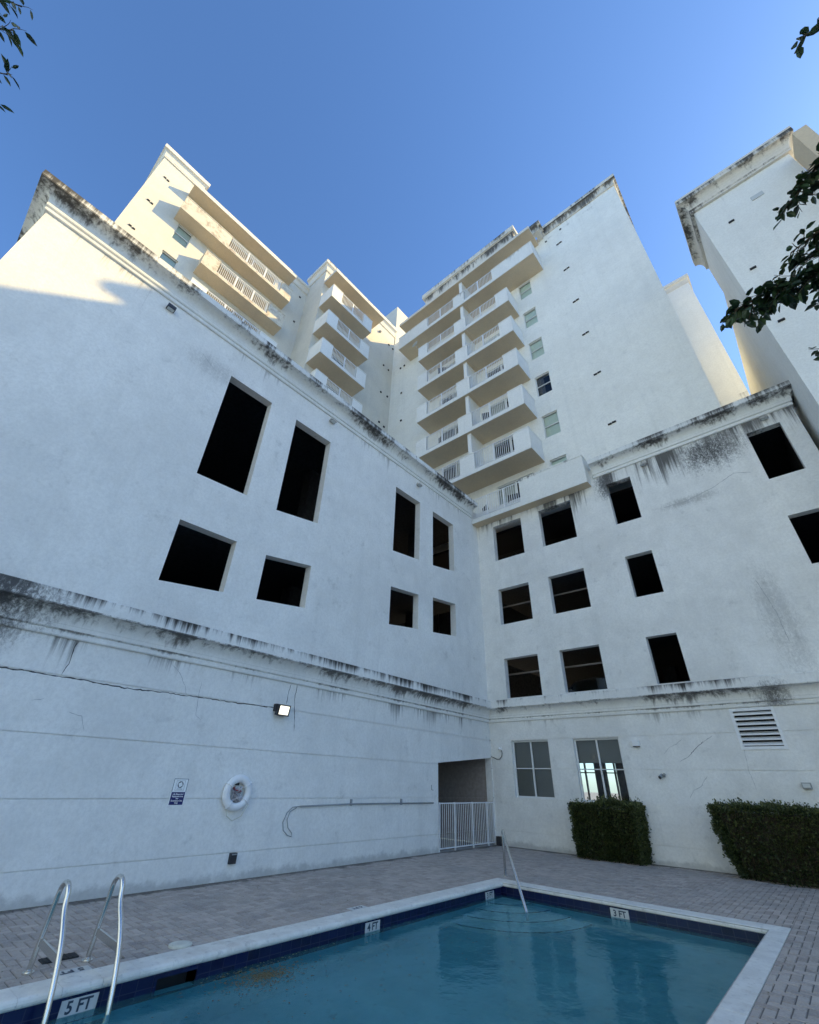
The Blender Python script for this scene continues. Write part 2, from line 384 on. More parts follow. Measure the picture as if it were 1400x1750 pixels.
# ---------------------------------------------------------------- the pool
pool = thing('swimming_pool', (5.6, -10, 0), 'rectangular swimming pool with white coping, dark blue waterline tiles and curved corner steps', 'swimming pool')
WZ = -.19
SK0_, SK1_ = -12.22, -11.80
b = MB()
b.box(PX0 - .2, PX0, PY0, SK0_, -2.2, -.06); b.box(PX0 - .2, PX0, SK1_, PY1 + .2, -2.2, -.06); b.box(PX0 - .2, PX0, SK0_, SK1_, -2.2, -.30); b.box(PX1, PX1 + .2, PY0, PY1 + .2, -2.2, -.06); b.box(PX0, PX1, PY1, PY1 + .2, -2.2, -.06)
b.hexa([(PX0, PY0, -2.2), (PX1, PY0, -2.2), (PX1, PY1, -2.2), (PX0, PY1, -2.2)], [(PX0, PY0, -1.7), (PX1, PY0, -1.7), (PX1, PY1, -1.05), (PX0, PY1, -1.05)])
b.box(PX0, PX1, PY0 - .2, PY0, -2.2, -.06)
b.build('basin', M['plaster'], pool)
t = MB()
for q in ((PX0, PX0 + .008, PY0, PY1), (PX1 - .008, PX1, PY0, PY1)): pass
def tband(x0, x1, y0, y1): t.box(x0, x1, y0, y1, -.36, -.055)
SK0, SK1 = -12.22, -11.80
tband(PX0, PX0 + .008, PY0, SK0); tband(PX0, PX0 + .008, SK1, PY1)
t.box(PX0, PX0 + .008, SK0, SK1, -.36, -.30); t.box(PX0, PX0 + .008, SK0, SK1, -.10, -.055)
tband(PX1 - .008, PX1, PY0, PY1 - .008); tband(PX0 + .008, PX1, PY1 - .008, PY1)
t.build('waterline_tiles', M['tile'], pool)
# coping stones: bullnosed lip
c = MB(); prof = [(0, -.07), (.30, -.07)]
for k in range(7):
    a = -90 + k * 180 / 6; prof.append((.30 + .035 * math.cos(R(a)), -.033 + .037 * math.sin(R(a))))
prof += [(0, .004)]
def cope(p0, p1, inward, ext0=0, ext1=0):
    """stones 0.33 m long with tight joints"""
    P0, P1 = Vector(p0), Vector(p1); L_ = (P1 - P0).length; dv = (P1 - P0) / L_; n_ = max(1, round(L_ / .33)); iv = Vector(inward)
    for k in range(n_):
        a = P0 + dv * (L_ * k / n_ + .0015); e = P0 + dv * (L_ * (k + 1) / n_ - .0015); dz = rnd.uniform(-.001, .001)
        A = [c.pt((a.x + iv.x * o, a.y + iv.y * o, z + dz)) for o, z in prof]; B = [c.pt((e.x + iv.x * o, e.y + iv.y * o, z + dz)) for o, z in prof]
        K = len(prof)
        for q in range(K): c.f.append([A[q], A[(q + 1) % K], B[(q + 1) % K], B[q]]); c.tone.append(None)
        c.f.append(A); c.f.append(B[::-1]); c.tone += [None, None]
cope((CX0, -20), (CX0, CY1 - .335), (1, 0)); cope((CX0, CY1), (CX1, CY1), (0, -1))
prof2 = prof; prof = [(o * .24 / .335 if o else 0, z) for o, z in prof2]
cope((CX1, -20), (CX1, CY1 - .335), (-1, 0))
c.build('coping', M['coping'], pool)
jt = MB(); jt.box(CX0 + .004, PX0 - .01, -20, CY1 - .01, -.072, -.004); jt.box(CX0 + .004, CX1 - .004, PY1 + .01, CY1 - .004, -.0725, -.0045); jt.box(PX1 + .01, CX1 - .004, -20, CY1 - .01, -.0715, -.0035)
jt.build('coping_joint', M['concr'], pool)
# quarter round steps
st = MB(); cx_, cy_ = PX0 + .01, PY1 - .01
for r_, zt in ((.62, -.36), (1.0, -.54), (1.38, -.72), (1.76, -.9)):
    pts = [(cx_, cy_)] + [(cx_ + r_ * math.cos(R(-a)), cy_ + r_ * math.sin(R(-a))) for a in range(0, 91, 6)]
    st.hexa([(x, y, -1.3) for x, y in pts], [(x, y, zt) for x, y in pts])
M['step'] = plain('step_plaster', (.62, .86, .88), .8, vary=.12)
st.build('step', M['step'], pool)
ns = MB()
for r_, zt in ((.62, -.36), (1.0, -.54), (1.38, -.72), (1.76, -.9)):
    pth = [(cx_ + (r_ + .004) * math.cos(R(-a)), cy_ + (r_ + .004) * math.sin(R(-a)), zt - .012) for a in range(2, 89, 4)]
    ns.tube(pth, .016, 6)
ns.build('step_nosing', M['tile'], pool)
wt = MB(); wt.face([(PX0, PY0, WZ), (PX1, PY0, WZ), (PX1, PY1, WZ), (PX0, PY1, WZ)])
wt.build('pool_water', M['water'], kind='structure')
# skimmer mouth
sk = MB(); sk.box(PX0 - .19, PX0 - .18, SK0, SK1, -.30, -.10); sk.box(PX0 - .2, PX0, SK0 - .01, SK0, -.30, -.10); sk.box(PX0 - .2, PX0, SK1, SK1 + .01, -.30, -.10)
sk.build('skimmer_mouth', M['dark'], pool)
fr_ = MB(); fr_.box(PX0 + .008, PX0 + .02, SK0 - .03, SK0, -.33, -.075); fr_.box(PX0 + .008, PX0 + .02, SK1, SK1 + .03, -.33, -.075); fr_.box(PX0 + .008, PX0 + .02, SK0, SK1, -.1, -.075)
fr_.build('skimmer_frame', M['tile'], pool)
# depth markers
def text(name, s, loc, rot, size, mat, parent, ext=.0008, bold=0.0, spx=1.0):
    cu = bpy.data.curves.new(name, 'FONT'); cu.body = s; cu.size = size; cu.align_x = 'CENTER'; cu.align_y = 'CENTER'; cu.extrude = ext; cu.offset = bold
    cu.space_character = spx; cu.materials.append(mat)
    tmp = bpy.data.objects.new(name, cu); COL.objects.link(tmp); bpy.context.view_layer.update()
    me = bpy.data.meshes.new_from_object(tmp.evaluated_get(bpy.context.evaluated_depsgraph_get())); bpy.data.objects.remove(tmp)
    o = bpy.data.objects.new(name, me); COL.objects.link(o); o.parent = parent
    o.location = Vector(loc) - Vector(parent['_o']); o.rotation_euler = rot; o['_o'] = parent['_o']; return o
def marker(txt, face, pos, mats=('signw', 'ink')):
    m = MB()
    if face == 'L':
        m.box(PX0 + .008, PX0 + .012, pos - .15, pos + .15, -.33, -.085); o = m.build('depth_marker', M['marker'], pool)
        text('lettering', txt, (PX0 + .0135, pos, -.142), (R(90), 0, R(90)), .115, M['ink'], o, bold=.003)
    elif face == 'F':
        m.box(pos - .15, pos + .15, PY1 - .012, PY1 - .008, -.33, -.075); o = m.build('depth_marker', M['marker'], pool)
        text('lettering', txt, (pos, PY1 - .0135, -.142), (R(90), 0, 0), .115, M['ink'], o, bold=.003)
    else:
        m.box(CX0 - .15, CX0 - .003, pos - .16, pos + .16, -.01, .003); o = m.build('depth_marker', M['marker'], pool)
        text('lettering', txt, (CX0 - .078, pos, .0045), (0, 0, R(-90)), .115, M['ink'], o, bold=.003)
marker('5 FT', 'L', -12.90); marker('4 FT', 'L', -9.15); marker('3 FT', 'L', -5.98); marker('3 FT', 'F', 5.69)
marker('5 FT', 'D', -12.90); marker('4 FT', 'D', -9.1)

# ladder: two hoop rails with a plate between the legs, treads below the water
lad = thing('pool_ladder', (3.1, -12.96, 0), 'stainless steel pool ladder with two hooped grab rails at the 5 FT mark', 'pool ladder')
for yy in (-13.21, -12.71):
    pth = [(2.84, yy, 0), (2.86, yy, .2), (2.92, yy, .5)]
    for k in range(9):
        a = 165 - k * 165 / 8 - 0; pth.append((3.06 + .135 * math.cos(R(a)), yy, .58 + .12 * math.sin(R(a))))
    pth += [(3.24, yy, .5), (3.40, yy, .36), (3.50, yy, .22), (3.60, yy, .0), (3.66, yy, -.3), (3.68, yy, -1.1)]
    # smooth the path
    V_ = [Vector(q) for q in pth]; sm = [V_[0]]
    for a_, b_ in zip(V_, V_[1:]): sm += [a_.lerp(b_, .25), a_.lerp(b_, .75)]
    sm.append(V_[-1])
    rail = MB().tube(sm, .0235, 12).build('rail', M['steel'], lad, smooth=True)
    pl = MB(); pl.hexa([(2.865, yy - .009, .20), (3.50, yy - .009, .18), (3.50, yy + .009, .18), (2.865, yy + .009, .20)],
                       [(2.875, yy - .009, .262), (3.48, yy - .009, .242), (3.48, yy + .009, .242), (2.875, yy + .009, .262)]); pl.build('brace_plate', M['steel'], rail)
    fl = MB().tube([(2.84, yy, .0), (2.84, yy, .014)], .05, 16).tube([(2.84, yy, .014), (2.84, yy, .026)], .033, 16); fl.build('escutcheon', M['steel'], rail)
for z in (-.32, -.58, -.84):
    MB().box(3.60, 3.70, -13.2, -12.72, z, z + .03).build('tread', M['steel'], lad)
hr = thing('pool_handrail', (3.6, -5.4, 0), 'single steel grab rail sloping into the water at the corner steps', 'handrail')
base = Vector((3.11, -4.8, 0)); wt_ = Vector((4.42, -6.38, -.2)); dr = (wt_ - base); dr.z = 0; dr.normalize()
pth = [base, base + Vector((0, 0, .70))]
for k in range(1, 6):
    a = 180 - k * 150 / 6; pth.append(base + dr * (.07 + .07 * math.cos(R(a))) + Vector((0, 0, .72 + .07 * math.sin(R(a)))))
pth += [base + dr * .5 + Vector((0, 0, .56)), wt_ + Vector((0, 0, .0)), wt_ + Vector((0, 0, -.5)) + dr * .02]
MB().tube(pth, .026, 12).build('rail', M['steel'], hr, smooth=True)
MB().tube([base, base + Vector((0, 0, .014))], .055, 16).build('base_plate', M['steel'], hr)

# skimmer lid, deck drain, floating things
o = MB(); o.base = Vector((2.99, -11.81, 0)); o.tube([(2.99, -11.81, .0), (2.99, -11.81, .016)], .125, 28).tube([(2.99, -11.81, .016), (2.99, -11.81, .022)], .10, 28)
o.build('skimmer_lid', M['lid'], label='round off-white skimmer lid lying on the pavers beside the coping', category='skimmer lid')
o = MB(); o.base = Vector((2.55, -12.75, 0))
o.box(2.5, 2.66, -13.05, -12.73, .001, .012)
for k in range(7): o.box(2.51, 2.65, -13.03 + k * .04, -13.02 + k * .04, .012, .017)
o.build('floor_drain', M['dark'], label='small dark rectangular drain grate in the pavers behind the ladder', category='drain')
fl = MB(); rl = random.Random(5)
for k in range(1300):
    rr = abs(rl.gauss(0, .26)); a = rl.uniform(0, 6.28); x = 3.83 + rr * math.cos(a) * .75 ; y = -11.2 + rr * math.sin(a) * 1.25
    if rl.random() < .13: x = rl.uniform(PX0 + .05, 5.2); y = rl.uniform(-12.9, -8)
    if x < PX0 + .03: x = PX0 + .03 + rl.random() * .1
    s = rl.uniform(.008, .024); t_ = rl.uniform(0, 3.14); dx, dy = s * math.cos(t_), s * math.sin(t_); z = WZ + .003 + rl.random() * .004
    fl.face([(x - dx, y - dy, z), (x + dy * .4, y - dx * .4, z + .002), (x + dx, y + dy, z + .001), (x - dy * .4, y + dx * .4, z + .003)], rl.random())
fl.build('floating_leaves', M['leafd'], kind='stuff')

fl = MB()
for k in range(420):
    if k % 3 == 0: x, y = rl.uniform(.05, 11.5), -abs(rl.gauss(0, .35)) - .03
    elif k % 3 == 1: x, y = abs(rl.gauss(0, .4)) + .03, rl.uniform(-16, -.1)
    else: x, y = rl.uniform(.1, 11.5), rl.uniform(-15, -.1)
    if CX0 - .02 < x < CX1 + .02 and y < CY1 + .02: continue
    s = rl.uniform(.008, .026); t_ = rl.uniform(0, 3.14); dx, dy = s * math.cos(t_), s * math.sin(t_); z = .004
    fl.face([(x - dx, y - dy, z), (x + dy * .4, y - dx * .4, z + .004), (x + dx, y + dy, z + .002), (x - dy * .4, y + dx * .4, z + .006)], rl.random())
fl.build('fallen_leaves', M['leafd'], kind='stuff')

# ---------------------------------------------------------------- parking podium (L shaped, open garage windows above, pool rooms below)
pod = thing('parking_podium', (0, 0, 0), 'long white parking podium with dark square openings, ledge and stained cornice wrapping the pool court', 'parking garage')
YN = -17.2; XE = 11.86; ZR = 12.62
LH = [(-12.43, -11.10, 7.75, 7.81, 11.14, 11.14), (-10.21, -8.82, 7.81, 8.03, 11.14, 11.14), (-5.59, -4.16, 8.44, 8.62, 11.14, 11.14), (-3.35, -1.93, 8.71, 8.95, 11.14, 11.14),
      (-12.43, -11.04, 5.02, 5.19, 6.47, 6.49), (-10.21, -8.80, 5.28, 5.46, 6.46, 6.67), (-5.59, -4.16, 5.85, 6.05, 7.12, 7.27), (-3.35, -1.93, 6.14, 6.32, 7.42, 7.58)]
RH = []
for (a, b_) in ((.83, 2.22), (3.06, 4.46)): RH += [(a, b_, 9.9, 9.9, 11.6, 11.6), (a, b_, 7.09, 7.09, 8.58, 8.58), (a, b_, 4.36, 4.36, 5.77, 5.77)]
RH += [(5.94, 6.82, 9.9, 9.9, 11.70, 11.70), (5.94, 6.82, 7.09, 7.09, 8.59, 8.59), (5.94, 6.82, 4.36, 4.36, 5.77, 5.77), (10.52, 11.41, 9.88, 9.88, 11.73, 11.73), (10.52, 11.41, 7.02, 7.02, 8.56, 8.56)]
# upper walls
a = MB(fL(0)); wall(a, YN, 0, 3.6, ZR, LH, -.25, 0); a.build('wall', M['wallL'], pod)
a = MB(fR(0)); wall(a, 0, XE, 3.6, ZR, RH, -.25, 0)
a.build('wall', M['wallR'], pod, label='stained wall with nine small dark openings facing the camera')
# lower walls: rusticated bands
DOOR = (-3.1, -.03, 0, 0, 2.18, 2.46)
RLH = [(.84, 2.21, 1.32, 1.32, 2.98, 2.98), (3.06, 4.48, 1.30, 1.30, 2.98, 2.98), (7.56, 8.44, 2.65, 2.65, 3.52, 3.52)]
G = [0, .42, 1.28, 2.14, 3.0, 3.6]
a = MB(fL(0)); wall(a, YN, -.012, 0, 3.6, [DOOR], -.25, -.014)
for z0, z1 in zip(G, G[1:]):
    e0 = .008 if z0 > 0 else 0; e1 = .008 if z1 < 3.6 else 0
    wall(a, YN, 0, z0 + e0, z1 - e1, [DOOR] if z0 < 2.4 else [], -.013, .002)
a.build('lower_wall', M['wallL'], pod)
a = MB(fR(0)); wall(a, .0, XE, 0, 3.6, RLH, -.25, -.014)
for z0, z1 in zip(G, G[1:]):
    e0 = .008 if z0 > 0 else 0; e1 = .008 if z1 < 3.6 else 0
    hs = [h for h in RLH if h[2] < z1 and h[4] > z0]
    wall(a, .0021, XE, z0 + e0, z1 - e1, hs, -.013, .002)
a.build('lower_wall', M['wallR'], pod)
# other sides, roof, floors, garage interior
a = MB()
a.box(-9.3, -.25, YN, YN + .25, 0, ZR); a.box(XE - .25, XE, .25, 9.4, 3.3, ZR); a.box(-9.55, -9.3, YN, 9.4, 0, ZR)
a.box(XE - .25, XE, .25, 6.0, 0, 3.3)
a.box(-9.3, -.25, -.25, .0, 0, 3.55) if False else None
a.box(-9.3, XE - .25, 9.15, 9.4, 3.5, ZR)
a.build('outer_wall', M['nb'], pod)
a = MB(); a.box(-9.3, -.25, YN + .25, 9.15, 12.3, 12.55); a.box(-.25, XE - .25, .25, 9.15, 12.3, 12.55)
a.build('roof', M['concr'], pod)
a = MB()
def ramp(z12):
    f = lambda y: z12 + .13 * (y + 12)
    a.hexa([(-9.3, YN + .25, f(YN) - .25), (-.26, YN + .25, f(YN) - .25), (-.26, .26, f(.26) - .25), (-9.3, .26, f(.26) - .25)], [(-9.3, YN + .25, f(YN)), (-.26, YN + .25, f(YN)), (-.26, .26, f(.26)), (-9.3, .26, f(.26))])
ramp(6.92); ramp(4.25)
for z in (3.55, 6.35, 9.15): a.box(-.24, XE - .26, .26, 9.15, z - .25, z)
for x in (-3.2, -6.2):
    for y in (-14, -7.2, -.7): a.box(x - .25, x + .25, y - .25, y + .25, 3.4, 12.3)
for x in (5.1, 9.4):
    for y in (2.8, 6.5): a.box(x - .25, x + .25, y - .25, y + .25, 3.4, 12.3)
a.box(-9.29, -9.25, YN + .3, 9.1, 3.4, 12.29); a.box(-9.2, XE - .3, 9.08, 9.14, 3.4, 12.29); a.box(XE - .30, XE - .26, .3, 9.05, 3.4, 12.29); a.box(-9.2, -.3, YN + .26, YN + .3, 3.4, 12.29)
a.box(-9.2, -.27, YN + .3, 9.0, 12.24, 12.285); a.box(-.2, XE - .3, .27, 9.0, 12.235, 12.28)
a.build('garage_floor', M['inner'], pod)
for z, y in ((8.22, 1.1), (5.40, 1.0)):
    a = MB().tube([(.1, y, z), (4.8, y, z)], .035, 8); a.build('service_pipe', M['pipe_in'], pod)
# ledge and cornice
def cove(o0, z0, o1, z1, n=14): return [(o0 + (o1 - o0) * (1 - math.cos(R(90 * k / n))), z0 + (z1 - z0) * math.sin(R(90 * k / n))) for k in range(n + 1)]
LP = [(-.02, 3.575), (.04, 3.58), (.055, 3.60), (.055, 3.655), (.04, 3.668), (.04, 3.685), (.065, 3.69), (.08, 3.71), (.08, 3.765)] + cove(.085, 3.78, .29, 4.01) + [(.325, 4.012), (.33, 4.03), (.33, 4.25), (.315, 4.265), (-.02, 4.33)]
CP = [(-.02, 12.16), (.04, 12.165), (.055, 12.18), (.055, 12.25), (.035, 12.265), (.035, 12.29), (.065, 12.30), (.08, 12.32), (.08, 12.40)] + cove(.085, 12.41, .33, 12.66) + [(.38, 12.662), (.385, 12.68), (.385, 12.86), (.36, 12.88), (-.02, 12.92), (-.24, 12.92), (-.24, 12.56), (-.02, 12.56)]
MB().sweep([(-9.0, YN), (0, YN), (0, 0), (XE, 0)], LP).build('ledge', M['band'], pod)
MB().sweep([(-9.0, YN), (0, YN), (0, -.46)], CP).build('cornice', M['corn'], pod)
MB().sweep([(5.55, 0), (XE, 0), (XE, .8)], CP).build('cornice', M['corn'], pod)
# cracks: thin dark ribbons laid on the render
def crack(pts, f, wd, mat='ink'):
    m = MB(f); P = [Vector(q) for q in pts]; fine = []
    for q0, q1 in zip(P, P[1:]):
        n_ = max(2, int((q1 - q0).length / .05))
        for k in range(n_): t_ = k / n_; v = q0.lerp(q1, t_); fine.append(v + Vector((rl.uniform(-.008, .008), rl.uniform(-.008, .008))))
    fine.append(P[-1])
    L_, U_ = [], []
    for i, q in enumerate(fine):
        dd = (fine[min(i + 1, len(fine) - 1)] - fine[max(i - 1, 0)]).normalized(); nn = Vector((-dd.y, dd.x)); ww = wd * rl.uniform(.5, 1.3) * (1 if 0 < i < len(fine) - 1 else .2)
        L_.append(q + nn * ww); U_.append(q - nn * ww)
    for i in range(len(fine) - 1): m.face([(L_[i].x, .0035, L_[i].y), (L_[i + 1].x, .0035, L_[i + 1].y), (U_[i + 1].x, .0035, U_[i + 1].y), (U_[i].x, .0035, U_[i].y)])
    m.build('crack', M['crack'] if mat == 'ink' else M[mat], pod)
M['crack'] = plain('crack_dark', (.07, .07, .075), .95); M['hair'] = plain('hairline_crack', (.36, .37, .38), .95)
crack([(-13.32, 3.57), (-13.34, 3.45), (-13.33, 3.33), (-13.32, 3.19), (-13.36, 3.01)], fL(0), .008)
crack([(-14.6, 2.985), (-13.6, 2.985), (-12.96, 2.975), (-12.35, 2.95), (-11.58, 2.975), (-10.0, 2.985), (-9.2, 3.0)], fL(0), .009)
crack([(-8.84, 3.57), (-8.88, 3.3), (-8.88, 3.11)], fL(0), .007)
crack([(-8.66, 3.57), (-8.68, 3.28), (-8.60, 2.85), (-8.56, 2.57)], fL(0), .007)
for q in ([(-11.66, 3.48), (-11.47, 3.36), (-11.3, 3.14), (-11.22, 2.99)], [(-10.99, 3.28), (-10.97, 2.89), (-10.93, 2.65), (-10.82, 2.59)], [(-13.05, 2.47), (-12.84, 2.43), (-12.73, 2.22)], [(-13.6, 2.58), (-13.45, 2.63)]):
    crack(q, fL(0), .0035, 'hair')
crack([(-13.3, 11.23), (-13.0, 11.02), (-12.8, 10.95)], fL(0), .006, 'hair')
for q, w_, m_ in (([(6.95, 2.95), (6.48, 2.66), (6.24, 2.45), (5.99, 2.33)], .006, 'hair'), ([(6.7, 2.82), (6.48, 2.66), (6.3, 2.5)], .006, 'ink'), ([(6.2, 2.88), (6.01, 2.76), (5.8, 2.67), (5.63, 2.51)], .004, 'hair'),
                  ([(6.56, 2.01), (6.34, 1.76), (6.14, 1.67), (6.01, 1.49)], .004, 'hair'), ([(7.57, 2.64), (7.51, 2.13), (7.55, 1.7)], .0035, 'hair'),
                  ([(7.57, 10.0), (8.25, 9.99), (9.13, 10.19), (9.78, 10.46), (10.2, 10.3)], .007, 'hair'), ([(9.2, 6.9), (9.35, 5.9), (9.36, 5.1)], .006, 'hair')):
    crack(q, fR(0), w_, m_)
# ground floor rooms: alcove behind the gate, room behind the two windows
a = MB(); a.box(-3.4, -3.2, -3.4, 0, 0, 3.2); a.box(-3.2, -.26, -3.35, -3.12, 0, 3.2); a.hexa([(-3.2, -3.12, 2.2), (-.255, -3.12, 2.2), (-.255, 0, 2.48), (-3.2, 0, 2.48)], [(-3.2, -3.12, 2.4), (-.255, -3.12, 2.4), (-.255, 0, 2.7), (-3.2, 0, 2.7)])
a.box(-3.2, .0, .0, .25, 0, 3.3)
M['alc'] = plain('alcove_render', (.33, .29, .27), .9, vary=.12)
a.build('alcove_wall', M['alc'], pod)
a = MB(); a.box(.26, 12, .26, 5.9, -.05, .02); a.box(.02, 11.6, .255, 5.75, 3.2, 3.28); a.box(.02, .2, .26, 5.75, 0.02, 3.2); a.box(11.3, 11.6, .26, 5.75, 0.02, 3.2)
wall_b = MB(fR(6.0))
a.build('room_shell', M['alc'], pod)
wall(wall_b, -.2, XE, 0, 3.5, [(.62, 1.45, .7, .7, 2.6, 2.6), (1.84, 2.34, .7, .7, 2.6, 2.6)], 0, .25)
wall_b.build('rear_wall', M['alc'], pod)
a = MB()
for x0, x1 in ((.62, 1.45), (1.84, 2.34)):
    for (p0, p1, q0, q1) in ((x0, x0 + .05, .7, 2.6), (x1 - .05, x1, .7, 2.6), (x0 + .35, x0 + .42, .75, 2.55), (x0 + .05, x1 - .05, .7, .75), (x0 + .05, x1 - .05, 2.55, 2.6), (x0 + .05, x1 - .05, 2.18, 2.22)): a.box(p0, p1, 5.8, 5.85 + (.01 if p1 - p0 < .1 else 0), q0, q1)
a.build('rear_window_frame', M['frame'], pod)

def window(parent, f, u0, u1, z0, z1, dep, kind='sash', cover=None, cov=1.0, fr=.045, glassm='glass'):
    """window set back in its opening: frame > pane, blind"""
    m = MB(f); o0, o1 = -dep - .04, -dep
    for q in ((u0, u0 + fr, z0, z1), (u1 - fr, u1, z0, z1), (u0 + fr, u1 - fr, z0, z0 + fr), (u0 + fr, u1 - fr, z1 - fr, z1)): m.box(q[0], q[1], o0, o1, q[2], q[3])
    zm = (z0 + z1) / 2
    if kind == 'sash': m.box(u0 + fr, u1 - fr, o0, o1 + .012, zm - fr * .5, zm + fr * .5)
    if kind == 'cross':
        um = (u0 + u1) / 2
        m.box(u0 + fr, u1 - fr, o0, o1 - .006, zm - fr * .3, zm + fr * .3); m.box(um - fr * .5, um + fr * .5, o0, o1 + .004, z0 + fr, z1 - fr)
    fo = m.build('window', M['frame'], parent)
    g_ = MB(f); g_.face([(u0 + fr * .5, o0 + .01, z0 + .02), (u1 - fr * .5, o0 + .01, z0 + .02), (u1 - fr * .5, o0 + .01, z1 - .02), (u0 + fr * .5, o0 + .01, z1 - .02)]); g_.build('pane', M[glassm], fo)
    if cover:
        c_ = MB(f); zb = z1 - (z1 - z0) * cov
        if cover in ('curtain', 'curtd'):
            n_ = 22; um = u0 + (u1 - u0) * (.5 if cover == 'curtd' else 1)
            for k in range(n_):
                ua = u0 + (um - u0) * k / n_; ub = u0 + (um - u0) * (k + 1) / n_; wv = .02 * math.sin(k * 1.7); wv2 = .02 * math.sin((k + 1) * 1.7)
                c_.face([(ua, o0 - .08 + wv, zb), (ub, o0 - .08 + wv2, zb), (ub, o0 - .08 + wv2, z1), (ua, o0 - .08 + wv, z1)])
        else:
            n_ = int((z1 - zb) / .028)
            for k in range(n_):
                za = zb + k * .028; c_.face([(u0, o0 - .068, za), (u1, o0 - .068, za), (u1, o0 - .05, za + .027), (u0, o0 - .05, za + .027)])
        c_.build('blind' if cover not in ('curtain', 'curtd') else 'curtain', M[cover], fo)
    return fo
window(pod, fR(0), .84, 2.21, 1.32, 2.98, .09, 'cross', 'blind', 1.0, .05)
window(pod, fR(0), 3.06, 4.48, 1.30, 2.98, .09, 'cross', 'blind', .40, .05)
# louvre
a = MB(fR(0)); z0, z1, u0, u1 = 2.65, 3.52, 7.56, 8.44
for q in ((u0 - .05, u0 + .02, z0 - .05, z1 + .05), (u1 - .02, u1 + .05, z0 - .05, z1 + .05), (u0 + .02, u1 - .02, z0 - .05, z0 + .02), (u0 + .02, u1 - .02, z1 - .02, z1 + .05)): a.box(q[0], q[1], -.12, .022, q[2], q[3])
lv = a.build('louvre_frame', M['white'], pod)
a = MB(fR(0))
for k in range(7):
    zc = z0 + .04 + k * .118
    a.hexa([(u0 + .02, .01, zc), (u1 - .02, .01, zc), (u1 - .02, -.10, zc + .07), (u0 + .02, -.10, zc + .07)], [(u0 + .02, .012, zc + .035), (u1 - .02, .012, zc + .035), (u1 - .02, -.10, zc + .085), (u0 + .02, -.10, zc + .085)])
a.build('louvre_blade', M['white'], lv)
MB(fR(0)).box(u0, u1, -.24, -.235, z0, z1).build('louvre_back', M['dark'], lv)

# small fittings on the podium walls
def fitting(name, f, u, z, label, cat, parts, group=None):
    loc = Vector(f(u, 0, z)); t_ = thing(name, loc, label, cat, group)
    for (nm, mat, boxes) in parts:
        m = MB(f)
        for bx in boxes:
            if bx[0] == 'b': m.box(u + bx[1], u + bx[2], bx[3], bx[4], z + bx[5], z + bx[6])
            elif bx[0] == 't': m.tube([(u + q[0], q[1], z + q[2]) for q in bx[1]], bx[2], 8)
            elif bx[0] == 'h': m.hexa([(u + q[0], q[1], z + q[2]) for q in bx[1]], [(u + q[0], q[1], z + q[2]) for q in bx[2]])
        m.build(nm, M[mat], t_)
    return t_
def gable(f, u, z, label):
    fitting('wall_light', f, u, z, label, 'wall light', [('housing', 'concr', [('b', -.07, .07, 0, .05, -.05, .07), ('h', [(-.11, .03, -.06), (.11, .03, -.06), (.11, .17, -.06), (-.11, .17, -.06)], [(-.08, .0, .02), (.08, .0, .02), (.08, .15, .0), (-.08, .15, .0)])]), ('lens', 'lens', [('b', -.08, .08, .05, .15, -.075, -.062)])], 'wall lights under the podium cornice')
gable(fL(0), -8.93, 12.0, 'small grey wall light above the tall opening second from the left')
gable(fL(0), -4.34, 11.9, 'small grey wall light just above the pair of narrow openings near the corner')
gable(fR(0), 7.4, 11.98, 'small grey wall light on the stained wall right of the projecting balcony')
gable(fR(0), 11.11, 12.05, 'small grey wall light over the opening at the far right end')
fitting('wall_light', fL(0), -14.38, 11.9, 'small black wall light near the sunlit patch at the top left', 'wall light', [('housing', 'black', [('b', -.1, .1, 0, .14, -.06, .05)]), ('lens', 'lens', [('b', -.08, .08, .02, .12, -.07, -.062)])])
fl_ = fitting('floodlight', fL(0), -9.02, 2.98, 'lit floodlight with a glowing square face on the long left wall', 'floodlight',
        [('bracket', 'black', [('b', -.19, -.13, 0, .10, -.05, .10)]),
         ('housing', 'black', [('h', [(-.17, .06, -.12), (.15, .06, -.12), (.15, .15, -.14), (-.17, .15, -.14)], [(-.17, .10, .10), (.15, .10, .10), (.15, .19, .085), (-.17, .19, .085)])]),
         ('lens', 'lamp', [('h', [(-.13, .153, -.115), (.115, .153, -.115), (.115, .158, -.115), (-.13, .158, -.115)], [(-.13, .188, .06), (.115, .188, .06), (.115, .194, .06), (-.13, .194, .06)])])])
fitting('alarm_box', fR(0), 4.97, 2.79, 'small white box high on the wall right of the two tall windows', 'wall box', [('case', 'white', [('b', -.09, .09, 0, .10, -.06, .10)]), ('base', 'black', [('b', -.09, .09, 0, .10, -.08, -.061)])])
fitting('spotlight', fR(0), 5.5, 1.99, 'small dark twin spotlight above the gap between the hedges', 'spotlight', [('bracket', 'grey', [('b', -.04, .04, 0, .04, -.03, .03)]), ('head', 'grey', [('t', [(-.03, .04, .02), (-.07, .16, -.04)], .045), ('t', [(.04, .04, .04), (.05, .13, .04)], .03)]), ('lens', 'black', [('t', [(-.07, .16, -.04), (-.075, .168, -.045)], .04)])])
fitting('bulkhead_light', fR(0), 8.56, 1.84, 'small grey bulkhead light above the long right-hand hedge', 'wall light', [('housing', 'grey', [('b', -.09, .09, 0, .09, -.06, .06)]), ('lens', 'lens', [('b', -.07, .07, .09, .10, -.04, .04)])])
cm = fitting('security_camera', fR(0), .42, 2.74, 'small white dome camera with a looping black cable in the inner corner', 'security camera', [('head', 'white', [('b', -.05, .04, 0, .06, -.05, .06), ('t', [(0, .06, 0), (-.03, .13, -.03)], .04)])])
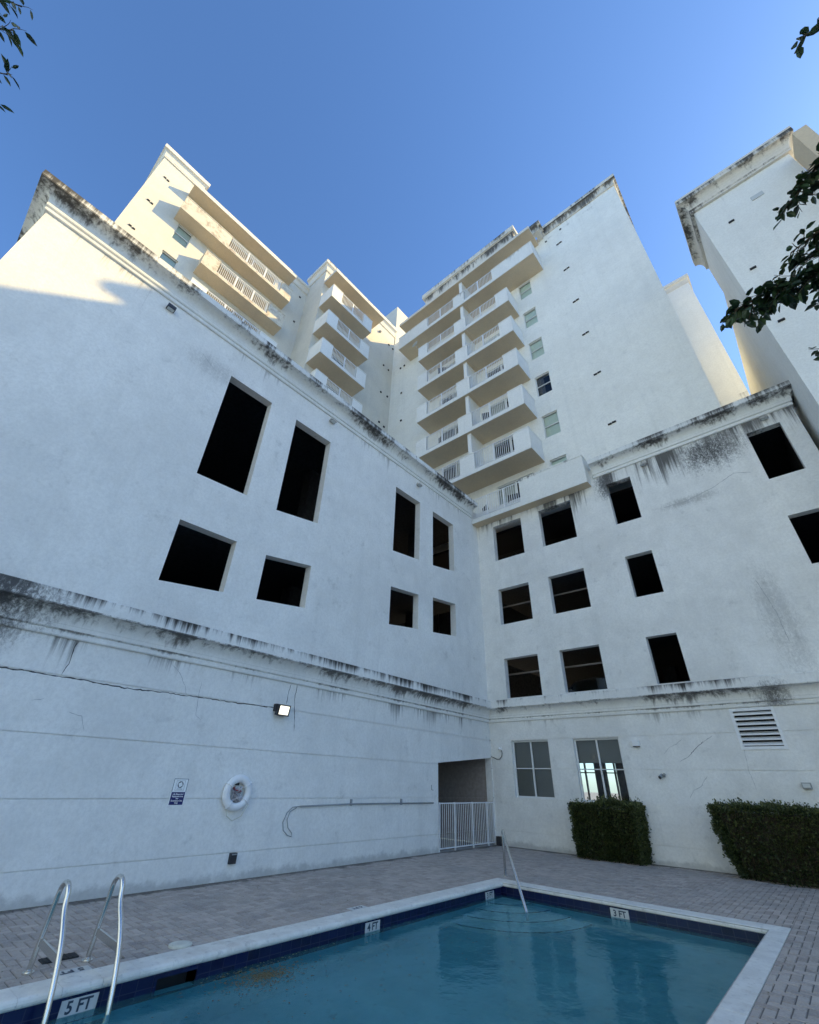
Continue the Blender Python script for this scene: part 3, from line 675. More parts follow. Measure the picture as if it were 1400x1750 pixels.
MB().tube([(.44, -.03, 2.70), (.47, -.04, 2.6), (.45, -.05, 2.5), (.36, -.05, 2.42), (.25, -.05, 2.42), (.12, -.04, 2.47), (.02, -.03, 2.5)], .012, 6).build('cable', M['black'], cm, smooth=True)
fitting('outlet_box', fL(0), -9.535, .335, 'small black weatherproof outlet box low on the left wall', 'outlet box', [('cover', 'black', [('b', -.065, .065, 0, .07, -.085, .08)]), ('hinge', 'grey', [('b', -.05, .05, .07, .075, .05, .07)])])
fitting('alcove_lamp', fL(-3.2), -1.8, 1.95, 'small round lamp on the dark wall inside the gated passage', 'wall light', [('body', 'black', [('t', [(0, 0, 0), (0, .1, 0)], .09)])])
fitting('pipe_stub', fL(0), -3.42, 1.52, 'short thin L-shaped metal bracket beside the gated passage', 'bracket', [('stub', 'grey', [('t', [(-.02, .015, .08), (-.02, .015, -.04), (.06, .02, -.05)], .008)])])
fitting('utility_box', fR(0), .15, .12, 'low dark utility box on the pavers beside the gate', 'utility box', [('body', 'black', [('b', -.06, .1, .03, .16, -.12, .12)])])

# hose rail: pipe along the wall with a cable loop hanging from its end
hp = thing('wall_pipe', (0, -5.7, 1.15), 'long grey pipe clipped along the wall with a cable loop at its left end', 'pipe')
MB().tube([(.04, -8.13, 1.13), (.04, -6.5, 1.165), (.04, -3.38, 1.16)], .017, 8).build('pipe', M['grey'], hp, smooth=True)
for y in (-6.6, -4.77): MB().box(0, .05, y - .02, y + .02, 1.13, 1.26).build('clip', M['grey'], hp)
lp = [(.03, -8.13, 1.13), (.02, -8.3, 1.12), (.02, -8.43, 1.02), (.02, -8.50, .86), (.02, -8.46, .72), (.02, -8.34, .63), (.03, -8.24, .60), (.03, -8.24, .66), (.03, -8.36, .76), (.03, -8.41, .9), (.03, -8.36, 1.04), (.03, -8.2, 1.11)]
MB().tube(lp, .008, 6).build('cable_loop', M['grey'], hp, smooth=True)

# gate
gt = thing('gate', (0, -1.55, 0), 'white metal picket gate across the low passage in the corner', 'gate')
GY = (-3.06, -2.28, -1.32, -.46, -.06)
for y in GY: MB().box(-.035, .005, y - .02, y + .02, .0, 1.17).build('post', M['white'], gt)
for z in (.06, 1.13): MB().box(-.03, .0, -3.04, -.08, z, z + .03).build('rail', M['white'], gt)
a = MB(); y = -2.98
while y < -.12:
    if min(abs(y - q) for q in GY) > .035: a.box(-.022, -.008, y - .007, y + .007, .08, 1.14)
    y += .098
a.build('pickets', M['white'], gt)

# life ring
lr = thing('life_ring', (0, -9.74, 1.38), 'white life ring with bundled rope hanging on the left wall', 'life ring')
m = MB(); Rn, rn = .238, .072; rings = []
for i in range(40):
    A = 2 * math.pi * i / 40
    rings.append([m.pt((.09 + rn * .8 * math.sin(B), -9.74 + (Rn + rn * math.cos(B)) * math.cos(A), 1.38 + (Rn + rn * math.cos(B)) * math.sin(A))) for B in [2 * math.pi * j / 16 for j in range(16)]])
for i in range(40):
    for j in range(16): m.f.append([rings[i][j], rings[(i + 1) % 40][j], rings[(i + 1) % 40][(j + 1) % 16], rings[i][(j + 1) % 16]]); m.tone.append(None)
m.build('ring', M['ring'], lr, smooth=True)
for A in (35, 150, 235, 325):
    A = R(A); m = MB(); pts = [(.09 + rn * .86 * math.sin(B), -9.74 + (Rn + rn * 1.06 * math.cos(B)) * math.cos(A), 1.38 + (Rn + rn * 1.06 * math.cos(B)) * math.sin(A)) for B in [2 * math.pi * j / 14 for j in range(15)]]
    m.tube(pts, .012, 6); m.build('strap', M['ring'], lr)
c0 = Vector((.12, -9.74, 1.38)); pa = lambda A, rr: Vector((.12, -9.74 + rr * math.cos(R(A)), 1.38 + rr * math.sin(R(A))))
MB().tube([pa(235, .33), pa(250, .40) + Vector((-.03, 0, 0)), pa(272, .46) + Vector((-.05, 0, 0)), pa(295, .43) + Vector((-.04, 0, 0)), pa(325, .33)], .007, 6).build('grab_line', M['rope'], lr, smooth=True)
for k in range(9):
    a0 = rl.uniform(0, 360); pts = [(.07 + rl.uniform(-.03, .06), -9.74 + rl.uniform(-.12, .12), 1.36 + rl.uniform(-.13, .12)) for _ in range(6)]
    MB().tube(pts, .011, 6).build('rope_coil', M['net' if k != 6 else 'red'], lr, smooth=True)
MB().box(0, .03, -9.78, -9.70, 1.50, 1.62).build('hanger', M['black'], lr)

# sign
sg = thing('safety_sign', (0, -10.88, 1.385), 'blue and white safety sign with a ring symbol left of the life ring', 'sign')
a = MB(); a.box(.003, .006, -11.015, -10.745, 1.18, 1.59); pl_ = a.build('panel', M['signw'], sg)
MB().box(.006, .0075, -11.005, -10.755, 1.185, 1.38).build('lower_panel', M['blue'], sg)
a = MB()
for q in ((-11.013, -10.747, 1.580, 1.588), (-11.013, -11.005, 1.385, 1.58), (-10.755, -10.747, 1.385, 1.58), (-10.96, -10.80, 1.555, 1.558), (-10.96, -10.957, 1.40, 1.555), (-10.803, -10.80, 1.40, 1.555), (-10.96, -10.80, 1.40, 1.403)): a.box(.006, .0075, q[0], q[1], q[2], q[3])
a.build('border', M['ink'], sg)
a = MB()
for i in range(28):
    A0, A1 = 2 * math.pi * i / 28, 2 * math.pi * (i + 1) / 28
    wd = .017 if (i // 3.5) % 2 < 1 else .010
    a.face([(.0085, -10.88 + rr * math.cos(AA), 1.495 + rr * math.sin(AA)) for rr, AA in ((.052 - wd, A0), (.052, A0), (.052, A1), (.052 - wd, A1))])
a.build('ring_symbol', M['ink'], sg)
text('lettering', 'LIFE RING', (.0085, -10.88, 1.425), (R(90), 0, R(90)), .024, M['ink'], sg)
text('lettering', 'Life Rings And\nEquipment Are\nFor\nEmergency Use\nOnly', (.0085, -10.88, 1.28), (R(90), 0, R(90)), .033, M['signw'], sg, bold=.0006)

# ---------------------------------------------------------------- balconies
SL = [11.85, 14.66, 17.47, 20.30, 23.13, 25.95, 28.78]          # slab undersides
TH = .2
def railing(parent, f, u0, u1, z, o, post=True, pitch=.105):
    m = MB(f); zt = z + 1.06
    m.box(u0, u1, o - .045, o - .005, zt, zt + .035); m.box(u0, u1, o - .04, o - .012, z + .09, z + .115)
    n_ = max(2, round((u1 - u0) / pitch))
    for k in range(1, n_):
        u = u0 + (u1 - u0) * k / n_; m.box(u - .011, u + .011, o - .036, o - .014, z + .115, zt)
    ps = [u0 + (u1 - u0) * q for q in ((.5,) if post is True else post)]
    for u in ps: m.box(u - .027, u + .027, o - .055, o, z, zt)
    return m.build('railing', M['white'], parent)
def balcony(root, f, zb, depth, ua, ub, solids, rails, endwalls, mat='balc', o_in=0.0, ht=1.25):
    """slab with a tan underside, solid parapet lengths, railings between, side walls"""
    m = MB(f); m.box(ua, ub, o_in, depth, zb + .012, zb + TH)
    m.box(ua, ub, depth - .03, depth + .004, zb + .003, zb + TH + .02)
    b_ = m.build('balcony', M[mat], root)
    MB(f).box(ua + .004, ub - .004, o_in, depth - .032, zb, zb + .0118).build('soffit', M['soff'], b_)
    for (s0, s1) in solids:
        m = MB(f); m.box(s0, s1, depth - .13, depth, zb + TH - .01, zb + ht); m.box(s0 - .012, s1 + .012, depth - .145, depth + .02, zb + ht, zb + ht + .06); m.build('parapet', M[mat], b_)
    for (uu, sgn) in endwalls:
        x0, x1 = (uu, uu + .13) if sgn > 0 else (uu - .13, uu)
        m = MB(f); m.box(x0, x1, o_in, depth - .132, zb + TH - .01, zb + ht); m.box(x0 - .012, x1 + .012, o_in, depth - .147, zb + ht, zb + ht + .055); m.build('parapet', M[mat], b_)
    for r_ in rails: railing(b_, f, r_[0], r_[1], zb + TH, depth - .02, r_[2] if len(r_) > 2 else True)
    return b_
def sliding_door(root, f, u0, u1, z0, h, cur='curtain', side=0):
    m = MB(f); fr = .05; o0, o1 = -.12, -.07; z1 = z0 + h; um = (u0 + u1) / 2
    for q in ((u0, u0 + fr, z0, z1), (u1 - fr, u1, z0, z1), (um - .04, um + .04, z0 + fr, z1 - fr), (u0 + fr, u1 - fr, z0, z0 + fr), (u0 + fr, u1 - fr, z1 - fr, z1)): m.box(q[0], q[1], o0, o1, q[2], q[3])
    d_ = m.build('sliding_door', M['frame'], root)
    g_ = MB(f); g_.face([(u0 + .02, -.1, z0 + .02), (u1 - .02, -.1, z0 + .02), (u1 - .02, -.1, z1 - .02), (u0 + .02, -.1, z1 - .02)]); g_.build('pane', M['glass'], d_)
    if cur:
        c_ = MB(f); n_ = 16; ua, ub = (u0, um) if side == 0 else (um, u1) if side == 1 else (u0, u1)
        for k in range(n_):
            a0 = ua + (ub - ua) * k / n_; a1 = ua + (ub - ua) * (k + .8) / n_
            c_.face([(a0, -.17, z0 + .05), (a1, -.2, z0 + .05), (a1, -.2, z1), (a0, -.17, z1)])
        c_.build('curtain', M[cur], d_)
    return d_

# ---------------------------------------------------------------- apartment tower (right)
YT = .9
tw = thing('apartment_tower', (1.5, 5, 0), 'tall cream apartment tower with two columns of balconies and a broad blank wall', 'apartment building')
holes = []; wins = []; doors = []
for i, zb in enumerate(SL):
    zf = zb + TH
    if i > 0: wins.append((3.61, 4.41, zb - 1.48, zb - .03))
for i, zb in enumerate(SL): doors.append((.75, 2.75, zb + TH, 2.3, i))
for i, zb in enumerate(SL[1:], 1): doors.append((-2.75, -.62, zb + TH, 2.3, i))
for w_ in wins: holes.append((w_[0], w_[1], w_[2], w_[2], w_[3], w_[3]))
for d_ in doors: holes.append((d_[0], d_[1], d_[2], d_[2], d_[2] + d_[3], d_[2] + d_[3]))
FT = fR(YT)
a = MB(FT); wall(a, -7.4, 10.3, 12.0, 32.3, holes, -.3, 0); a.build('wall', M['tower'], tw)
a = MB(); a.box(10.0, 10.3, 1.2, 9.4, 12.6, 32.3); a.box(-7.1, 10.0, 9.1, 9.4, 12.6, 32.3); a.box(-7.1, 10.0, 1.2, 9.1, 32.0, 32.29)
a.build('outer_wall', M['tower'], tw)
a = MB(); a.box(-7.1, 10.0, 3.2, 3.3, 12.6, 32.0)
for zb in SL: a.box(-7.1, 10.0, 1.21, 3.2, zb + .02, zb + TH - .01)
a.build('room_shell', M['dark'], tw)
covers = ['blindg', 'blindg', 'curtd', 'blindg', 'blindg', 'blindg']
for w_, cv in zip(wins, covers): window(tw, FT, *w_, .08, 'sash', cv, 1.0 if cv == 'curtd' else .97, .04, 'glass')
for k, d_ in enumerate(doors): sliding_door(tw, FT, d_[0], d_[1], d_[2], d_[3], ['curtain', None, 'curtain', 'curtd', 'blindg', 'curtain', 'curtain'][d_[4] % 7] if k < 7 else ['curtain', 'curtain', 'curtd', 'curtain', None, 'curtain', 'curtain'][d_[4] % 7], (d_[4] * 2 + k) % 2)
DP = 1.35
balcony(tw, fR(0), SL[0], .45, .012, 5.41, [(2.55, 5.41)], [(.03, 2.55, (.33, .68))], [(5.41, -1)], mat='balcd', o_in=0.0, ht=1.30)
a = MB(); a.box(.0, 5.41, -.0, YT, SL[0], SL[0] + TH - .004); a.box(5.25, 5.41, .0, YT, SL[0] + TH - .004, SL[0] + 1.35)
a.build('terrace_floor', M['balcd'], tw)
for i in range(1, 6):
    zb = SL[i]
    balcony(tw, FT, zb, DP, .37, 3.39, [(2.56, 3.39)], [(.37, 2.56)], [(3.39, -1)])
    balcony(tw, FT, zb, DP, -3.54, .366, [(-3.54, -2.76), (-.53, .366)], [(-2.76, -.53)], [(-3.54, 1)])
balcony(tw, FT, SL[6], DP, .37, 5.35, [(2.53, 5.35)], [(.37, 2.53)], [(5.35, -1)], mat='balcd')
balcony(tw, FT, SL[6], DP, -5.5, .366, [(-5.5, -2.76), (-.53, .366)], [(-2.76, -.53)], [(-5.5, 1)], mat='balcd')
for i in range(1, 7): MB(FT).box(-.06, .16, .002, DP - .16, SL[i] + TH + .001, (SL[i + 1] if i < 6 else 31.58) - .002).build('divider_wall', M['balc'], tw)
# roof slab and stained parapets
a = MB(FT); a.box(-5.55, 5.42, .002, DP, 31.6, 31.84); a.build('roof_slab', M['towerc'], tw)
MB(FT).box(-5.54, 5.41, .004, DP - .02, 31.585, 31.598).build('soffit', M['soff'], tw)
def parapet(root, path, zb, h, mat, flare=.18, inner=-.25, sm=.07):
    P = [(-.02, zb), (sm, zb + .01), (sm, zb + .10), (sm - .02, zb + .115), (sm - .02, zb + .14)] + [(sm + o, z) for o, z in cove(0, zb + .15, flare, zb + h * .62, 5)] + [(sm + flare + .05, zb + h * .63), (sm + flare + .05, zb + h - .03), (sm + flare + .02, zb + h), (inner, zb + h), (inner, zb)]
    return MB().sweep(path, P).build('parapet_cornice', M[mat], root)
parapet(tw, [(-2.95, 2.4), (-2.95, -.30), (4.25, -.30), (4.25, 2.4)], 31.86, 1.25, 'towerc', .14)
parapet(tw, [(4.40, .25), (5.75, .25), (5.75, 1.2)], 31.86, .75, 'towerc', .12)
parapet(tw, [(5.85, YT), (10.3, YT), (10.3, 9.4)], 32.05, .85, 'towerc', .10)
# scupper slots on the blank wall
sct = MB
for z in (33.3, 30.17, 27.32, 24.18, 21.35, 18.35, 15.16):
    if z > 32: continue
    m = MB(FT)
    m.box(6.44, 6.60, .001, .05, z, z + .07); m.box(6.62, 6.78, .001, .05, z + .02, z + .09); m.build('vent_slot', M['dark'], tw)
for (x, z) in ((5.85, 31.3), (6.85, 31.5)): MB(FT).box(x, x + .12, .001, .05, z, z + .08).build('vent_slot', M['dark'], tw)
for (x, z) in ((-6.53, 28.67), (-6.14, 28.67), (-6.31, 25.8), (-6.2, 23.0), (-6.3, 20.1)): MB(FT).box(x, x + .12, .001, .06, z, z + .12).build('vent_slot', M['dark'], tw)
# rooftop block behind, casts the evening shade to the south west

# ---------------------------------------------------------------- apartment wing (left)
XM, XA = -7.4, -9.5
wg = thing('apartment_wing', (-9, -8, 0), 'cream apartment wing behind the left roofline, catching the low sun at its top left', 'apartment building')
FM, FA = fL(XM), fL(XA)
mh = []; md = []
for i, zb in enumerate(SL[2:], 2): md.append((-5.75, -3.5, zb + TH, 2.3, i))
for q in md: mh.append((q[0], q[1], q[2], q[2], q[2] + q[3], q[2] + q[3]))
a = MB(FM); wall(a, -6.45, YT, 12.5, 33.3, mh, -.3, 0); a.build('wall', M['wing'], wg)
a = MB(); a.box(XA, XM - .3, -6.45, -6.15, 12.5, 33.3); a.box(-14, XM - .3, YT, YT + .3, 12.5, 33.3); a.box(-14, XM - .3, -6.15, YT, 33.0, 33.28)
a.build('side_wall', M['wing'], wg)
aw = [(-15.0, -14.15, zb - 1.5, zb - .03) for zb in SL[3:]]
ad = [(-12.35, -8.9, zb + TH, 2.3, i) for i, zb in enumerate(SL[3:], 3)]
hs = [(q[0], q[1], q[2], q[2], q[3], q[3]) for q in aw] + [(q[0], q[1], q[2], q[2], q[2] + q[3], q[2] + q[3]) for q in ad]
a = MB(FA); wall(a, YN, -6.45, 12.5, 33.1, hs, -.3, 0); a.build('wall', M['wing'], wg)
a = MB(); a.box(-18, XA - .3, YN, YN + .3, 12.5, 33.1); a.box(-18, XA - .3, YN + .3, -6.45, 32.8, 33.08); a.box(-18, -17.7, YN + .3, YT, 0, 33); a.build('outer_wall', M['wing'], wg)
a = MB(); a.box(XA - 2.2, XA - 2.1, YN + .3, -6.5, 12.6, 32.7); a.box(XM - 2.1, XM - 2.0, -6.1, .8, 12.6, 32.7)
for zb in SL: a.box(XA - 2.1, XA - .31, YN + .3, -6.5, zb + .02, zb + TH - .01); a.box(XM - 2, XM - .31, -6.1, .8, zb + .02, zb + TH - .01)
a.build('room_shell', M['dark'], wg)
for q in aw: window(wg, FA, *q, .10, 'sash', 'blindg', .97, .045, 'glass')
for k, q in enumerate(md): sliding_door(wg, FM, q[0], q[1], q[2], q[3], 'curtain' if k % 2 else 'curtd', k % 2)
for k, q in enumerate(ad): sliding_door(wg, FA, q[0], q[1], q[2], q[3], ['curtd', 'curtain', None, 'curtain'][k % 4], k % 2)
for i in range(2, 7):
    balcony(wg, FM, SL[i], DP, -6.42, -2.75, [(-6.42, -5.58), (-3.56, -2.75)], [(-5.58, -3.56)], [(-6.42, 1), (-2.75, -1)])
balcony(wg, FA, SL[6], .9, -15.33, -7.94, [(-15.33, -12.45), (-8.75, -7.94)], [(-12.45, -8.75, (.33, .67))], [(-15.33, 1), (-7.94, -1)], mat='balcs')
for i in (5, 4, 3):
    balcony(wg, FA, SL[i], .9, -13.33, -7.94, [(-13.33, -12.45), (-9.1, -7.94)], [(-12.45, -9.1, (.33, .67))], [(-13.33, 1), (-7.94, -1)], mat='balcs' if i == 5 else 'balc')
a = MB(FM); a.box(-6.44, -1.6, .002, DP, 31.68, 31.92); a.build('roof_slab', M['wingc'], wg)
MB(FM).box(-6.43, -1.61, .004, DP - .02, 31.665, 31.678).build('soffit', M['soff'], wg)
a = MB(FA); a.box(-15.35, -7.95, .002, .9, 31.62, 31.86); a.build('roof_slab', M['wingc'], wg)
MB(FA).box(-15.34, -7.96, .004, .88, 31.605, 31.618).build('soffit', M['soff'], wg)
parapet(wg, [(XA, -6.45), (XM, -6.45), (XM, YT)], 33.2, .95, 'wingc', .16)
parapet(wg, [(XA, -15.0), (XA, -6.45)], 32.3, .8, 'wingc', .12)
parapet(wg, [(-18, YN), (XA, YN), (XA, -14.95), (-11.5, -14.95)], 33.0, .95, 'wingc', .16)
for z in (31.32, 28.5, 25.73):
    m = MB(FA); m.box(-16.72, -16.58, .001, .05, z, z + .08); m.box(-16.54, -16.40, .001, .05, z - .03, z + .05); m.build('vent_slot', M['dark'], wg)
for (y, z) in ((.24, 31.7), (.72, 31.65), (-.14, 28.88), (.41, 28.83), (-.18, 25.91), (.5, 26.0), (-.1, 23.0), (.4, 22.9)): MB(FM).box(y, y + .12, .001, .06, z - .06, z + .06).build('vent_slot', M['dark'], wg)
m = MB(FM); m.tube([(-.8, 0, 32.2), (-.8, .16, 32.2)], .10, 12); m.build('roof_drain', M['grey'], wg)
for (y, z) in ((-7.0, 31.42), (-6.95, 28.59)): MB(FA).box(y, y + .12, .001, .06, z, z + .1).build('vent_slot', M['dark'], wg)
# stair head above the inner corner
sh = thing('stair_penthouse', (-8, 2, 33), 'plain cream rooftop box showing between the two apartment blocks', 'rooftop block')
a = MB(); a.box(-10.5, -7.35, .95, 4.6, 32.0, 37.6); a.build('block_wall', M['wing'], sh)

# ---------------------------------------------------------------- neighbouring tower at the right edge
K = .64
def kk(x, y, z): return (9.367 + (x - 9.367) * K / .61, -15.282 + (y + 15.282) * K / .61, 1.65 + (z - 1.65) * K / .61)
NX, NY = 12.06, -1.78
ZN = 21.5
nb = thing('neighbour_tower', (16, 4, 0), 'pale tower with a heavy cornice cut by the right edge, behind the leaves', 'apartment building')
a = MB(); a.box(NX, 15.1, NY, 1.1, 0, ZN); a.build('wall', M['nb'], nb)
a = MB(); a.box(15.1, 44, NY + .35, 1.1, 0, 20.3); a.build('wing_wall', M['nb'], nb)
parapet(nb, [(NX, 1.05), (NX, NY), (15.1, NY), (15.1, 1.0)], 21.3, .95, 'nbc', .22, sm=.1)
parapet(nb, [(15.45, NY + .35), (44, NY + .35)], 20.25, .8, 'nbc', .16)
a = MB(fR(NY)); a.box(15.12, 15.5, -.02, .9, 17.0, 20.9); a.box(15.5, 18.6, -.1, -.05, 17, 20.2); a.build('balcony_recess', M['soff'], nb)
for (x, z) in ((12.73, 19.55), (12.48, 16.72), (12.32, 14.0)): MB(fR(NY)).box(x, x + .17, .001, .05, z, z + .07).build('vent_slot', M['dark'], nb)
MB(fR(NY)).box(13.6, 13.95, .001, .03, 20.0, 20.22).build('grille', M['lens'], nb)
a = MB(); a.box(NX + .02, 15.0, 1.1, 12, 0, 19.6); a.build('rear_wall', M['nb'], nb)
a = MB(); a.box(13.6, 16.76, 2.6, 8, 18, 26.5); a.build('shade_block_wall', M['nb'], nb)  # unseen rooftop block, added to cast the notched shadow on the left wall
parapet(nb, [(13.6, 8), (13.6, 2.6), (16.76, 2.6), (16.76, 8)], 25.95, .85, 'nbc', .22, sm=.05)  # flare of the added block, shaped for the slanted shadow edge
rw = thing('rear_block', (11.5, 12, 0), 'sunny cream block glimpsed in the gap between the two towers', 'apartment building')
a = MB(); a.box(8, 12.25, 10.3, 15, 0, 32.3); a.build('wall', M['nb'], rw)
parapet(rw, [(8, 10.3), (12.25, 10.3), (12.25, 15)], 32.2, .8, 'nbc', .08, sm=.03)

# unseen pale block added behind the viewpoint to bounce sunlight onto these walls
M['street'] = plain('bounce_block_paint', (.60, .78, .96), .9, vary=.04)  # tinted blue to cool the sunlight this added block bounces back
sb = thing('bounce_block', (0, -52, 0), 'long pale block added out of sight behind the viewpoint to bounce sunlight', 'apartment building')
FB = lambda u, o, z: (u, -50 + o, z)
sbh = [(x, x + 1.6, z, z, z + 1.5, z + 1.5) for x in range(-56, 48, 8) for z in range(3, 32, 6)]
a = MB(FB); wall(a, -60, 52, 0, 35, sbh, -.3, 0); a.box(-60, 52, -12, -.31, 0, 34.9); a.build('wall', M['street'], sb)
MB(FB).box(-60.2, 52.2, -.3, .35, 35, 35.6).build('roof_edge', M['nb'], sb)
# ---------------------------------------------------------------- hedges
def hedge(name, x0, x1, y0, y1, z0, z1, n, label, seed, flare=.15):
    r_ = random.Random(seed); t_ = thing(name, ((x0 + x1) / 2, (y0 + y1) / 2, 0), label, 'hedge', 'clipped hedges against the right wall')
    m = MB()
    ph = [r_.uniform(0, 6) for _ in range(8)]
    def bulge(a, b, c): return .085 * math.sin(a * 2.3 + ph[0]) * math.sin(b * 3.1 + ph[1]) + .035 * math.sin(a * 6.7 + c * 5.3 + ph[2]) + .02 * math.sin(b * 13 + a * 11 + ph[3])
    cx, cy, cz = (x0 + x1) / 2, (y0 + y1) / 2, (z0 + z1) / 2
    for k in range(n):
        u, v = r_.random(), r_.random(); fc = r_.random()
        if fc < .46: pnt = Vector((x0 + (x1 - x0) * u, y0, z0 + (z1 - z0) * v)); nn = Vector((0, -1, 0))
        elif fc < .72: pnt = Vector((x0 + (x1 - x0) * u, y0 + (y1 - y0) * v, z1)); nn = Vector((0, 0, 1))
        elif fc < .86: pnt = Vector((x0, y0 + (y1 - y0) * u, z0 + (z1 - z0) * v)); nn = Vector((-1, 0, 0))
        else: pnt = Vector((x1, y0 + (y1 - y0) * u, z0 + (z1 - z0) * v)); nn = Vector((1, 0, 0))
        dp = abs(r_.gauss(0, .06)); pnt += nn * (bulge(pnt.x, pnt.z, pnt.y) - dp + (r_.random() * (.13 if nn.z > .5 else .08) if r_.random() < .09 else 0))
        fz = (pnt.z - z0) / (z1 - z0)
        tp = flare * (1 - fz); pnt.x += tp if pnt.x < cx else -tp * .5; pnt.y += tp * .6 if pnt.y < cy else 0
        if pnt.y > -.02: pnt.y = -.02 - r_.random() * .05
        d = (nn + Vector((r_.gauss(0, .55), r_.gauss(0, .55), r_.gauss(.25, .5)))).normalized(); sd = d.cross(Vector((r_.gauss(0, 1), r_.gauss(0, 1), r_.gauss(0, 1)))).normalized(); L_ = r_.uniform(.034, .062); w_ = L_ * .36
        n2 = sd.cross(d).normalized() * L_ * .14
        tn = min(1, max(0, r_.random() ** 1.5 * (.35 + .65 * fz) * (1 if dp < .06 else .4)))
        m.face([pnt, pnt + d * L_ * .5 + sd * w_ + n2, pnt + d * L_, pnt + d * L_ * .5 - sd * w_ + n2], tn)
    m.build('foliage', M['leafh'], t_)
    c_ = MB(); c_.hexa([(x0 + .4, y0 + .42, .0), (x1 - .3, y0 + .42, .0), (x1 - .3, -.03, .0), (x0 + .4, -.03, .0)], [(x0 + .13, y0 + .13, z1 - .13), (x1 - .13, y0 + .13, z1 - .13), (x1 - .13, -.03, z1 - .13), (x0 + .13, -.03, z1 - .13)])
    c_.build('inner_twigs', M['soil'], t_)
    for k in range(int((x1 - x0) / .25)):
        x = x0 + .3 + k * .25; MB().tube([(x, y0 + .3, 0), (x + r_.uniform(-.06, .06), y0 + .22, .45)], .014, 6).build('stem', M['bark'], t_)
    return t_
hedge('hedge', 2.90, 4.80, -.80, 0, .02, 1.27, 22000, 'shorter clipped hedge under the second tall window', 4)
hedge('hedge', 6.58, 11.6, -.95, 0, .02, 1.38, 42000, 'long dark clipped hedge running off the right edge', 9, .2)

# ---------------------------------------------------------------- trees: trunks stand outside the frame, branches reach in
def ray(px, py): return (fwd + r2 * ((px - 700) / 742.1) - u2 * ((py - 875) / 742.1))
def leaf(m, p_, d, nrm, L_, wd, tn):
    s_d = d.cross(nrm).normalized(); nn = s_d.cross(d).normalized()
    a_ = p_ + d * L_ * .12; pts_l = [p_, p_ + d * L_ * .3 + s_d * wd + nn * wd * .25, p_ + d * L_ * .68 + s_d * wd * .85 + nn * wd * .22, p_ + d * L_ - nn * L_ * .08]
    pts_r = [p_, p_ + d * L_ - nn * L_ * .08, p_ + d * L_ * .68 - s_d * wd * .85 + nn * wd * .22, p_ + d * L_ * .3 - s_d * wd + nn * wd * .25]
    m.face(pts_l, tn); m.face(pts_r, tn)
def tree(name, label, trunk, limbs, lf, seed, L_=.062, wr=.24):
    r_ = random.Random(seed); t_ = thing(name, trunk[0], label, 'tree'); 
    MB().tube(trunk, .12, 12, r1=.07).build('trunk', M['bark'], t_, smooth=True)
    m = MB(); b_ = MB()
    for (pts, sub, spread) in limbs:
        P = [Vector(q) for q in pts]; b_.tube(P, .014, 6, r1=.004)
        tot = sum((q1 - q0).length for q0, q1 in zip(P, P[1:]))
        nsub = max(1, int(tot * sub))
        for k in range(nsub):
            t0 = (k + r_.random()) / nsub; dist = t0 * tot
            for q0, q1 in zip(P, P[1:]):
                sl_ = (q1 - q0).length
                if dist <= sl_: break
                dist -= sl_
            bp = q0.lerp(q1, min(1, dist / sl_)); dv = (q1 - q0).normalized()
            sd = (dv * .7 + Vector((r_.gauss(0, 1), r_.gauss(0, 1), r_.gauss(-.15, .6))) * spread[1]).normalized(); ln = spread[0] * r_.uniform(.5, 1.15) * (1.15 - .65 * t0)
            tw_ = [bp]; 
            for s in range(4): sd = (sd + Vector((0, 0, -.10)) + Vector((r_.gauss(0, .12), r_.gauss(0, .12), r_.gauss(0, .12)))).normalized(); tw_.append(tw_[-1] + sd * ln / 4)
            b_.tube(tw_, .0035, 5, r1=.0012)
            nl = max(3, int(ln / (L_ * .42)))
            for q in range(nl):
                tt = (q + .5) / nl * 4; i0 = min(3, int(tt)); bp2 = tw_[i0].lerp(tw_[i0 + 1], tt - i0)
                side = 1 if q % 2 else -1; cr = sd.cross(Vector((0, 0, 1)) + Vector((r_.gauss(0, .3), r_.gauss(0, .3), 0))).normalized()
                ld = (sd * .6 + cr * side * .85 + Vector((r_.gauss(0, .25), r_.gauss(0, .25), r_.gauss(-.35, .25)))).normalized()
                nr = (Vector((0, 0, 1)) + Vector((r_.gauss(0, .45), r_.gauss(0, .45), 0))).normalized()
                ll = L_ * r_.uniform(.7, 1.2); leaf(m, bp2 + ld * .008, ld, nr, ll, ll * wr * r_.uniform(.85, 1.15), r_.random())
    b_.build('branches', M['bark'], t_); m.build('foliage', M['leaft'], t_)
    return t_
def at(px, py, d_): v = ray(px, py); return CAM + v.normalized() * d_
rt_tr = [(12.3, -13.2, 0), (12.25, -13.1, 1.4), (12.05, -12.9, 2.6), (11.9, -12.8, 3.6), (11.7, -12.5, 5.2)]
fk = Vector((11.9, -12.8, 3.6)); fk2 = Vector((11.7, -12.5, 5.2))
